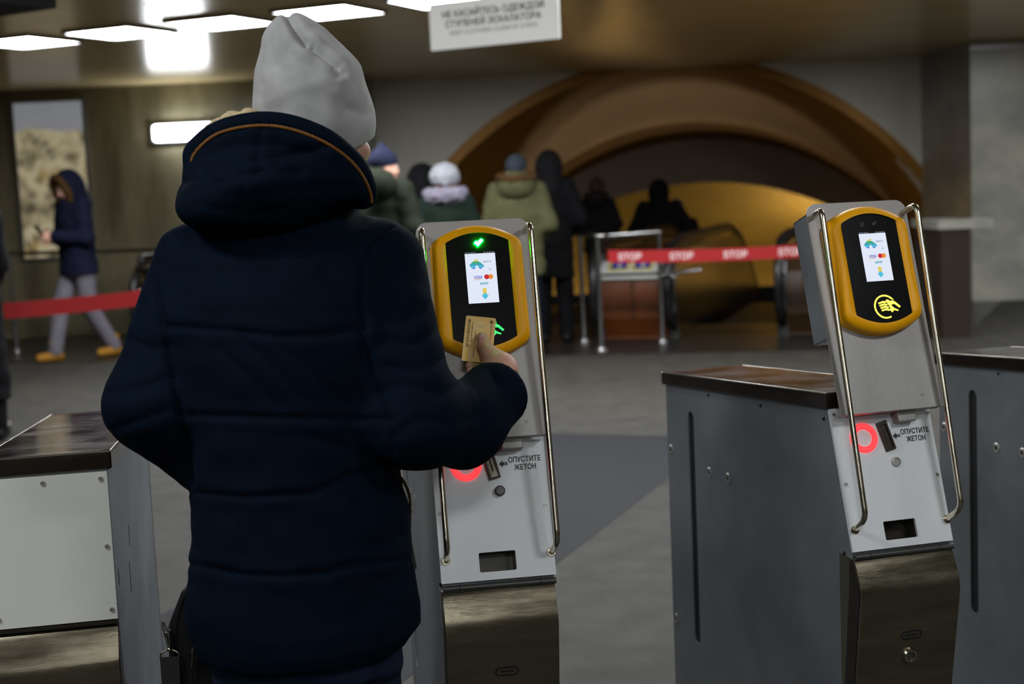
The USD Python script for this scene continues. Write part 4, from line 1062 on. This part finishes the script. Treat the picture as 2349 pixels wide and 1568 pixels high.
# seams and creases are pressed into the cloth along the lines the jacket is sewn on
v = np.array(jm.vertices); nr = np.array(jm.vertex_normals); q2 = px(v)
back = np.clip(-(nr @ (FWD)), 0, 1) ** .4
def seam(pts, depth, w, puff=0.0):
    pts = np.array(pts, float); best = np.full(len(v), 1e9); sgn = np.zeros(len(v))
    for a, b in zip(pts[:-1], pts[1:]):
        t = np.clip(((q2 - a) @ (b - a)) / ((b - a) @ (b - a)), 0, 1); d = np.linalg.norm(q2 - (a + t[:, None] * (b - a)), axis=1); best = np.minimum(best, d)
    g = -depth * np.exp(-(best / w) ** 2)
    if puff:
        g += puff * np.exp(-((best - w * 3.2) / (w * 2.4)) ** 2)
    return g
dis = np.zeros(len(v))
torso_only = ((q2[:, 0] > 400) & (q2[:, 0] < 965)).astype(float)
for pts in ([(425, 1128), (558, 1140), (713, 1131), (800, 1092), (900, 1060)], [(425, 1292), (558, 1318), (651, 1321), (745, 1313), (807, 1295), (940, 1283)], [(410, 950), (526, 955), (700, 958), (900, 962)], [(385, 748), (544, 760), (637, 771), (740, 768), (838, 750)]):
    dis += seam(pts, .0050, 6, .0018)
dis += seam([(420, 560), (560, 588), (696, 583), (750, 570), (838, 545), (900, 520)], .0045, 5, .0015) * torso_only
dis += seam([(893, 520), (858, 547), (840, 572), (830, 610), (826, 690), (836, 800), (868, 900), (905, 1035)], .006, 6, .002)
dis += seam([(372, 560), (352, 640), (372, 740), (398, 860), (420, 980), (440, 1110)], .007, 6, .002)
# folds at the elbows, the waist and across the back
for pts, dp, w in (([(870, 900), (930, 880), (1010, 905), (1060, 880)], .006, 9), ([(905, 1000), (960, 960), (1040, 975), (1100, 950)], .005, 9), ([(985, 700), (930, 740), (880, 735)], .006, 9), ([(1003, 758), (950, 790), (880, 780)], .007, 9), ([(1035, 815), (960, 850), (890, 842)], .006, 9),
                   ([(1065, 868), (1090, 890), (1110, 940), (1105, 1000)], .004, 7), ([(1120, 850), (1160, 900), (1150, 960)], .003, 7), ([(250, 900), (330, 890), (400, 860)], .006, 10), ([(262, 985), (330, 960), (410, 930)], .006, 10), ([(300, 780), (350, 800), (392, 790)], .005, 9),
                   ([(500, 800), (560, 850), (640, 930)], .004, 10), ([(560, 780), (640, 850), (720, 940)], .004, 10), ([(640, 790), (720, 860), (800, 930)], .004, 10), ([(740, 620), (800, 700), (820, 760)], .004, 10), ([(700, 1000), (800, 1030), (880, 1050)], .004, 10), ([(860, 1120), (910, 1180), (930, 1260)], .004, 9), ([(820, 1150), (870, 1190), (920, 1225)], .0035, 8), ([(880, 1330), (900, 1400), (890, 1460)], .004, 9), ([(800, 1350), (900, 1390), (955, 1385)], .003, 9)):
    dis += seam(pts, dp * .55, w, dp * .25)
v += nr * (dis * back)[:, None]
jm.vertices = v
jm.vertices = np.array(jm.vertices) - mo
JP = obj('jacket', jm, JK, man, smooth=True)

# hood, folded up around the neck
HC = Q(630, 412, 2.26)
RIM = np.array([Q(*k) for k in ((452, 352, 2.235), (482, 322, 2.215), (525, 300, 2.195), (590, 287, 2.185), (655, 291, 2.185), (718, 312, 2.19), (768, 343, 2.20), (806, 378, 2.215), (830, 418, 2.235), (838, 452, 2.26))])
import scipy.interpolate as si
RIM = si.CubicSpline(np.linspace(0, 1, len(RIM)), RIM)(np.linspace(0, 1, 28))
LR = np.array([Q(*k) for k in ((458, 330, 2.25), (494, 297, 2.235), (533, 276, 2.222), (572, 269, 2.215), (606, 280, 2.225))])
k1 = 2.26 / FPX
def hood(p):
    d = ellip(p, Q(612, 430, 2.28), (186 * k1, .150, 112 * k1))
    d = smin(.025, d, ellip(p, Q(528, 470, 2.27), (114 * k1, .135, 74 * k1)))
    d = smin(.04, d, ellip(p, Q(768, 412, 2.30), (84 * k1, .125, 62 * k1), rot(0, 0, 20)))
    rim = np.full(p.shape[:-1], 9, np.float32)
    for a, b in zip(RIM[:-1], RIM[1:]):
        rim = np.minimum(rim, rcone(p, a + [0, 0, .0015], b + [0, 0, .0015], .0155, .0155))
    n = meshkit.fbm(np.asarray(p, float) * [10, 10, 16], 3, 9).astype(np.float32) - .5
    near = np.clip(rim / .05, 0, 1)
    web = np.full(p.shape[:-1], 9, np.float32)
    for a, b in zip(RIM[1:20], RIM[2:21]):
        web = np.minimum(web, np.minimum(rcone(p, a + [0, .002, -.020], b + [0, .002, -.020], .0150, .0150), rcone(p, a + [0, .004, -.040], b + [0, .004, -.040], .0160, .0160)))
    d = smin(.03, smin(.03, d - n * .012 * near, rim), web)
    cav = smin(.04, ellip(p, Q(690, 270, 2.375), (.128, .155, .098)), ellip(p, Q(690, 380, 2.42), (.105, .16, .12)))
    return smin(.012, smax(.015, d, -cav), smin(.02, rim, web))
hm_ = nets(hood, HC - [.20, .18, .13], HC + [.20, .24, .15], .0045, smooth=3); hm_.fix_normals()
v = np.array(hm_.vertices); nr = np.array(hm_.vertex_normals); q2 = px(v); back = np.clip(-(nr @ FWD), 0, 1) ** .4
dis = np.zeros(len(v))
for pts, dp, w in (([(470, 395), (545, 378), (600, 370), (690, 352), (745, 335)], .006, 9), ([(420, 420), (500, 395), (560, 402), (640, 380)], .004, 8), ([(560, 390), (620, 400), (690, 395)], .005, 8), ([(500, 420), (560, 405), (600, 392)], .005, 8), ([(592, 370), (596, 330), (600, 296)], .003, 6), ([(560, 415), (562, 470), (575, 520)], .0025, 6), ([(640, 440), (720, 425), (800, 430)], .003, 10), ([(450, 470), (560, 490), (660, 480)], .003, 12)):
    dis += seam(pts, dp * .8, w, dp * .4)
# the channel that holds the cord
cordpx = np.array([(441, 372), (449, 348), (480, 318), (520, 299), (585, 288), (650, 292), (715, 312), (765, 338), (806, 370), (835, 408), (850, 445), (851, 466)], float)
dis += seam(cordpx, .003, 6, .002)
v += nr * (dis * back)[:, None]
hm_.vertices = v - mo
HP = obj('hood', hm_, JK, man, smooth=True)
def surface(x, y, fld, d0=1.9, d1=2.7):
    """The first point of the field's surface on the camera's ray through a pixel."""
    D = np.linspace(d0, d1, 400); pts = np.stack([P(x, y, k) for k in D]).astype(np.float32); f = fld(pts)
    i = np.argmax(f < 0); return P(x, y, D[i]) if (f < 0).any() else None
import scipy.interpolate as si
tt = np.linspace(0, 1, len(cordpx)); cs = si.CubicSpline(tt, cordpx)
cp_ = []
for t_ in np.linspace(0, 1, 70):
    q = None
    x, y = cs(t_)
    for k in range(14):
        q = surface(x, y, hood)
        if q is not None: break
        x += (630 - x) * .012; y += (420 - y) * .012
    cp_.append(q)
cp_ = np.array([q for q in cp_ if q is not None])
from scipy.ndimage import gaussian_filter1d
cp_ = gaussian_filter1d(cp_, 1.5, axis=0, mode='nearest')
cp_ = si.CubicSpline(np.linspace(0, 1, len(cp_)), cp_)(np.linspace(0, 1, 320))
ln_ = np.concatenate([[0], np.cumsum(np.linalg.norm(np.diff(cp_, axis=0), axis=1))]); tg = np.gradient(cp_, axis=0); tg /= np.linalg.norm(tg, axis=1)[:, None]
a_ = np.cross(tg, FWD); a_ /= np.linalg.norm(a_, axis=1)[:, None]; b_ = np.cross(tg, a_)
st2 = [tube(cp_ - mo - FWD * .0008 + .0013 * (np.cos(ln_ * 2 * np.pi / .009 + ph)[:, None] * a_ + np.sin(ln_ * 2 * np.pi / .009 + ph)[:, None] * b_), .0016, 7) for ph in (0, np.pi)]
obj('hood_cord', cat(*st2), PIPE, HP, smooth=True)
# sherpa lining: a fluffy inner shell that shows along the hood's left rim
def lining(p):
    d = np.full(p.shape[:-1], 9, np.float32)
    for a, b in zip(LR[:-1], LR[1:]):
        d = smin(.01, d, rcone(p, a, b, .0125, .0125), rcone(p, a + [.01, .02, -.03], b + [.01, .02, -.03], .014, .014))
    n = meshkit.fbm(np.asarray(p, float) * 130, 2, 2).astype(np.float32) - .5
    return d - n * .008
lm = nets(lining, LR.min(0) - .05, LR.max(0) + .05, .004, smooth=0); lm.vertices = np.array(lm.vertices) - mo
obj('hood_lining', lm, LIN, HP, smooth=True)

# hat
HT = Q(718, 262, 2.31)
HK = [(Q(718, 266, 2.315), .0965), (Q(707, 196, 2.305), .0865), (Q(681, 132, 2.30), .0570), (Q(672, 104, 2.295), .0400), (Q(664, 88, 2.29), .0220)]
def hat(p):
    a = ellip(p, Q(735, 285, 2.335), (.088, .105, .085))
    for (c, r), (c2, r2_) in zip(HK[:-1], HK[1:]):
        a = smin(.03, a, rcone(p, c, c2, r, r2_))
    n = meshkit.fbm(np.asarray(p, float) * 13, 2, 6).astype(np.float32) - .5
    a = a - n * .006 + .004
    # hem: a slanting cut, lower at the nape
    hn = np.array([.40, .10, -.91]); hn /= np.linalg.norm(hn)
    return np.maximum(a, ((p - Q(806, 337, 2.31).astype(np.float32)) @ hn.astype(np.float32)) - .004)
ht = nets(hat, Q(718, 262, 2.31) - [.15, .15, .15], Q(718, 150, 2.31) + [.15, .15, .11], .0036, smooth=2); ht.fix_normals()
v = np.array(ht.vertices); nr = np.array(ht.vertex_normals); q2 = px(v); back = np.clip(-(nr @ FWD), 0, 1) ** .3
dis = seam([(660, 40), (672, 62), (686, 86), (700, 104)], .013, 7, .005) + seam([(716, 113), (742, 132), (772, 158)], .009, 6, .006) + seam([(772, 172), (784, 170)], .008, 9, .003) + seam([(640, 60), (628, 110), (632, 150)], .003, 12, .002) + seam([(700, 104), (730, 150), (760, 172)], .003, 12, .003) + seam([(800, 250), (835, 262), (850, 258)], .004, 12, .003) + seam([(600, 110), (592, 150), (598, 190)], .003, 12, .002)
v += nr * (dis * back)[:, None]; ht.vertices = v
trimesh.smoothing.filter_taubin(ht, .5, .52, 2)
cut = None
ht.vertices = np.array(ht.vertices) - mo
obj('hat', ht, HATK, man, smooth=True)

# body: one continuous figure under the clothes, finer at the head and the card hand
MH = Q(723, 312, 2.36); MR = rot(-34, -6, -8)
W = Q(1142, 876, 2.42); FD = np.array([-.4, .8, .2])
hipR, hipL = Q(798, 1380, 2.32), Q(598, 1380, 2.30)
footR, footL = np.array([hipR[0] + .01, 2.36, .09]), np.array([hipL[0] - .02, 2.26, .09])
kneeR, kneeL = (hipR + footR) / 2 + [0, .03, .02], (hipL + footL) / 2 + [0, .03, .02]
FING = [[(1134, 814, 2.515), (1102, 800, 2.536), (1086, 790, 2.536), (1078, 784, 2.535), .0090], [(1134, 828, 2.515), (1100, 818, 2.535), (1084, 812, 2.534), (1076, 808, 2.533), .0093],
        [(1136, 841, 2.505), (1104, 844, 2.519), (1088, 842, 2.515), (1077, 838, 2.505), .0088], [(1136, 851, 2.490), (1106, 854, 2.500), (1090, 853, 2.494), (1078, 850, 2.486), .0078]]
THUMB = [(1151, 838, 2.455), (1124, 814, 2.468), (1111, 792, 2.492), (1106, 773, 2.512)]
def handR(p):
    w = Q(1146, 850, 2.45)
    d = rcone(p, W, w, .026, .024)
    fs = []
    for f in FING:
        k = [Q(*q) for q in f[:4]]; r = f[4]
        d = smin(.020, d, rcone(p, w, k[0], .021, .0125))
        fs.append(smin(.003, smin(.004, rcone(p, k[0], k[1], r * 1.1, r), rcone(p, k[1], k[2], r, r * .95)), rcone(p, k[2], k[3], r * .95, r * .86)))
    for g in fs:
        d = smin(.005, d, g)
    k = [Q(*q) for q in THUMB]
    th = smin(.008, rcone(p, k[0], k[1], .0170, .0145), rcone(p, k[1], k[2], .0140, .0128))
    th = smin(.004, th, rcone(p, k[2], k[3], .0128, .0098))
    return smin(.014, d, th)
def bodyman(p):
    d = loft(p, [(r[0], r[1], r[2] + .02, r[3] * .72, r[4] * .70) for r in rows[:-1]])
    d = smin(.05, d, rcone(p, Q(660, 520, 2.34), Q(735, 350, 2.36), .068, .056))
    d = smin(.05, d, smin(.02, rcone(p, SHR, ELR, .05, .042), rcone(p, ELR, MDR, .042, .034), rcone(p, MDR, W, .034, .026)))
    d = smin(.05, d, smin(.02, rcone(p, SHL, ELL, .05, .042), rcone(p, ELL, WRL, .042, .029)))
    for a, b, c in ((hipR, kneeR, footR), (hipL, kneeL, footL)):
        d = smin(.05, d, smin(.02, rcone(p, a, b, .085, .058), rcone(p, b, c, .058, .040)))
        d = smin(.03, d, rcone(p, c - [0, .03, .045], c + [.02, .16, -.05], .036, .028))
    return d
hlow = smin
mb = nets(bodyman, [jlo[0], 2.0, 0], [jhi[0], 2.66, Q(700, 300, 2.3)[2]], .009)
hd = nets(lambda p: smin(.02, head_field(p, MH, MR, .96), rcone(p, Q(660, 520, 2.34), Q(735, 350, 2.36), .066, .055)), MH - [.15, .17, .22], MH + [.15, .17, .15], .0042)
hc_ = Q(1120, 825, 2.48)
hh_ = nets(handR, hc_ - [.075, .09, .085], hc_ + [.085, .09, .08], .0024, smooth=2)
WL2 = WRL; FDl = (WRL - ELL) / np.linalg.norm(WRL - ELL)
hl_ = nets(lambda p: hand_field(p, WL2, FDl, np.array([.1, -.3, -.9]), np.array([.5, .8, .2]), [(40, 40, 25)] * 4, None, .98)[0], WL2 + FDl * .08 - .14, WL2 + FDl * .08 + .14, .004)
bm_ = cat(mb, hd, hh_, hl_); bm_.vertices = np.array(bm_.vertices) - mo
BP = obj('body', bm_, SKIN, man, smooth=True)
eyes(man, L(MH), MR, .96)
nq = surface(1105, 776, handR, 2.4, 2.56)
nk = trimesh.creation.icosphere(2, 1.0); nk.apply_scale([.0062, .0026, .0080]); nk.apply_translation(nq + np.array([-.0005, .0012, .0005]) - mo)
obj('thumb_nail', nk, mat('nail', lin((196, 150, 136)), .3), BP, smooth=True)

# trousers
def pants(p):
    d = loft(p, [(.66, (hipR[0] + hipL[0]) / 2, 2.31, .148, .13), (.80, (hipR[0] + hipL[0]) / 2, 2.31, .150, .130), (.95, (hipR[0] + hipL[0]) / 2, 2.31, .145, .12)])
    for a, b, c in ((hipR, kneeR, footR), (hipL, kneeL, footL)):
        d = smin(.03, d, smin(.03, rcone(p, a - [0, 0, .05], b, .080, .076), rcone(p, b, c, .076, .072)))
    n = meshkit.fbm(np.asarray(p, float) * [8, 8, 18], 2, 8).astype(np.float32) - .5
    return np.maximum(d - n * .016, .035 - p[..., 2])
pm_ = nets(pants, [hipL[0] - .2, 2.05, .02], [hipR[0] + .2, 2.60, .98], .008); pm_.vertices = np.array(pm_.vertices) - mo
obj('trousers', pm_, JEAN, man, smooth=True)
for c in (footR, footL):
    def shoe(p):
        d = smin(.03, rcone(p, c - [0, .04, .05], c + [.02, .17, -.055], .05, .042), rcone(p, c + [0, 0, .08], c - [0, 0, .02], .058, .052)); return np.maximum(d, .001 - p[..., 2])
    s_ = nets(shoe, c + [-.1, -.15, -.10], c + [.12, .26, .1], .009); s_.vertices = np.array(s_.vertices) - mo
    obj('shoe', s_, bblack, man, smooth=True)

# brass zipper and its pull on the right side vent
zp = np.array([Q(x, y, 2.30) for x, y in ((912, 1088), (926, 1104), (937, 1128), (941, 1160), (940, 1200), (939, 1225))])
zs = si.CubicSpline(np.linspace(0, 1, len(zp)), zp)(np.linspace(0, 1, 46))
zt = cat(tube(zs, .0022, 6), *[bx(-.0035, .0035, -.001, .001, -.0008, .0008).apply_translation(q) for q in zs[::1]])
zt.vertices = np.array(zt.vertices) - mo
ZP = obj('side_zipper', zt, BRASS, JP, smooth=False)
pl_ = cat(cyl(Q(939, 1222, 2.295), Q(941, 1250, 2.295), .0035, 10), cyl(Q(941, 1250, 2.295), Q(949, 1304, 2.295), .0042, 10, .0055)); pl_.vertices = np.array(pl_.vertices) - mo
obj('zipper_pull', pl_, mat('zip_pull_black', (.012, .012, .014), .5), JP)

# gold bank card between thumb and fingers
ca, cb, cc2 = Q(1064, 726, 2.535), Q(1136.5, 733, 2.535), Q(1058.5, 827, 2.500)
cx_ = (cb - ca); cw = np.linalg.norm(cx_); cx_ /= cw; cy_ = ca - cc2; chh = np.linalg.norm(cy_); cy_ /= chh; cy_ -= cx_ * (cx_ @ cy_); cy_ /= np.linalg.norm(cy_); cz_ = np.cross(cx_, cy_)
co_ = cc2 + cx_ * .027 + cy_ * .0428
card = thing('bank_card', 'gold bank card held upright against the validator between thumb and fingers', 'card', co_)
CT_ = frame4([0, 0, 0], cx_, cy_, cz_)
GOLDC = mat('card_gold', lin((240, 198, 106)), .4, color2=lin((250, 216, 150)), scale=40, metal=.0)
DARKG = mat('card_print_dark', lin((112, 86, 34)), .5); EMB = mat('card_emboss', lin((250, 214, 60)), .3, metal=.4)
rc = sbox(-.027, -.0428, .027, .0428).buffer(-.0032).buffer(.0032, 8)
obj('card_body', moved(extr(rc, -.0004, .0004), CT_), GOLDC, card, smooth=False)
rg_ = random.Random(3)
def dashes(u, w0, w1, step, lw, hgt):
    out = []
    w = w0
    while w < w1:
        out.append(moved(bx(u - hgt, u + hgt * rg_.uniform(.3, 1), w, w + lw * rg_.uniform(.6, 1.1), .0004, .0006), CT_)); w += step
    return cat(*out)
for k_ in (dashes(-.0195, -.016, .036, .0019, .0012, .0028), dashes(-.0135, -.006, .030, .0021, .0012, .0016), dashes(-.0065, -.034, .014, .0022, .0013, .0016), dashes(.0205, .002, .030, .0024, .0014, .0018)):
    obj('card_print', k_, DARKG, card, smooth=False, kind='stuff')
chp = obj('chip', moved(extr(sbox(-.0045, .019, .005, .0305).buffer(.001), .0004, .0007), CT_), mat('chip_gold', lin((250, 224, 150)), .35), card)
obj('chip_lines', cat(*[moved(bx(-.005, .0055, w - .0002, w + .0002, .0007, .0008), CT_) for w in (.022, .025, .028)]), DARKG, chp, smooth=False)
obj('card_emblem', moved(extr(Point(.0195, .0345).buffer(.0032, 10), .0004, .0006), CT_), DARKG, card, smooth=False)
obj('card_lettering', cat(*[moved(bx(-.0195 - .0016, -.0195 + .0016, w, w + .0022, .0004, .0008), CT_) for w in np.arange(-.038, -.024, .003)]), EMB, card, smooth=False)

# black bag at the left hip
bo_ = Q(432, 1500, 2.44)
bag = thing('shoulder_bag', 'black bag with nickel clasp at the left hip of the grey hatted man', 'bag', bo_)
BQ = lambda x, y, D=2.44: Q(x, y, D) - bo_
bb = []
s_ = m3.Manifold.sphere(.012, 12)
tp_, bt_ = BQ(405, 1395), BQ(385, 1640)
hull = m3.Manifold.batch_hull([s_.translate((x, y, z)) for x, z in ((BQ(414, 1420)[0], BQ(414, 1420)[2]), (BQ(440, 1352)[0], BQ(440, 1352)[2]), (BQ(490, 1352)[0], BQ(490, 1352)[2]), (BQ(414, 1800)[0], BQ(414, 1800)[2]), (BQ(500, 1800)[0], BQ(500, 1800)[2])) for y in (-.035, .12)])
obj('bag_body', tm(hull.refine_to_length(.02)), BAGM, bag)
obj('piping', tube(bend([BQ(402, 1640, 2.395), BQ(403, 1430, 2.395), BQ(430, 1343, 2.395), BQ(480, 1338, 2.395)], .03, 8), .0035, 8), BAGM, bag, smooth=True)
obj('bag_zipper', tube([BQ(443, 1500, 2.386), BQ(440, 1545, 2.386), BQ(441, 1640, 2.386)], .0016, 8), BRASS, bag)
zpz = cat(cyl(BQ(446, 1478, 2.38), BQ(441, 1494, 2.38), .0042, 10), cyl(BQ(442, 1494, 2.38), BQ(440, 1528, 2.38), .0013, 8))
obj('zipper_pull', zpz, NICK, bag)
# clasp: swivel hook, ring and bar that carries the strap end
D_ = 2.385
hook = bend([BQ(384, 1448, D_), BQ(373, 1422, D_), BQ(372, 1432, D_), BQ(380, 1462, D_)], .006, 5)
cl = obj('clasp', cat(tube(hook, .0015, 8), cyl(BQ(382, 1440, D_), BQ(391, 1446, D_), .0035, 10), cyl(BQ(380, 1450, D_), BQ(389, 1490, D_), .0026, 10), cyl(BQ(388, 1444, D_), BQ(390, 1488, D_), .0022, 10), sphere(BQ(389, 1489, D_), .0045, 2)), NICK, bag)
obj('clasp_ring', tube(bend([BQ(368, 1508, D_), BQ(369, 1498, D_), BQ(389, 1487, D_), BQ(411, 1496, D_), BQ(410, 1510, D_)], .006, 5), .0017, 8), NICK, cl, smooth=True)
st_ = [BQ(x, y, D_) for x, y in ((367, 1506), (411, 1506), (414, 1568), (420, 1700), (385, 1700), (371, 1560))]
lo_ = np.array(st_); sp_ = Polygon([(q[0], q[2]) for q in st_])
obj('strap', upright(sp_, D_ - bo_[1] - .0015, D_ - bo_[1] + .0015), mat('strap_black', (.008, .008, .008), .8, bump=.4, bscale=500), bag, smooth=False)
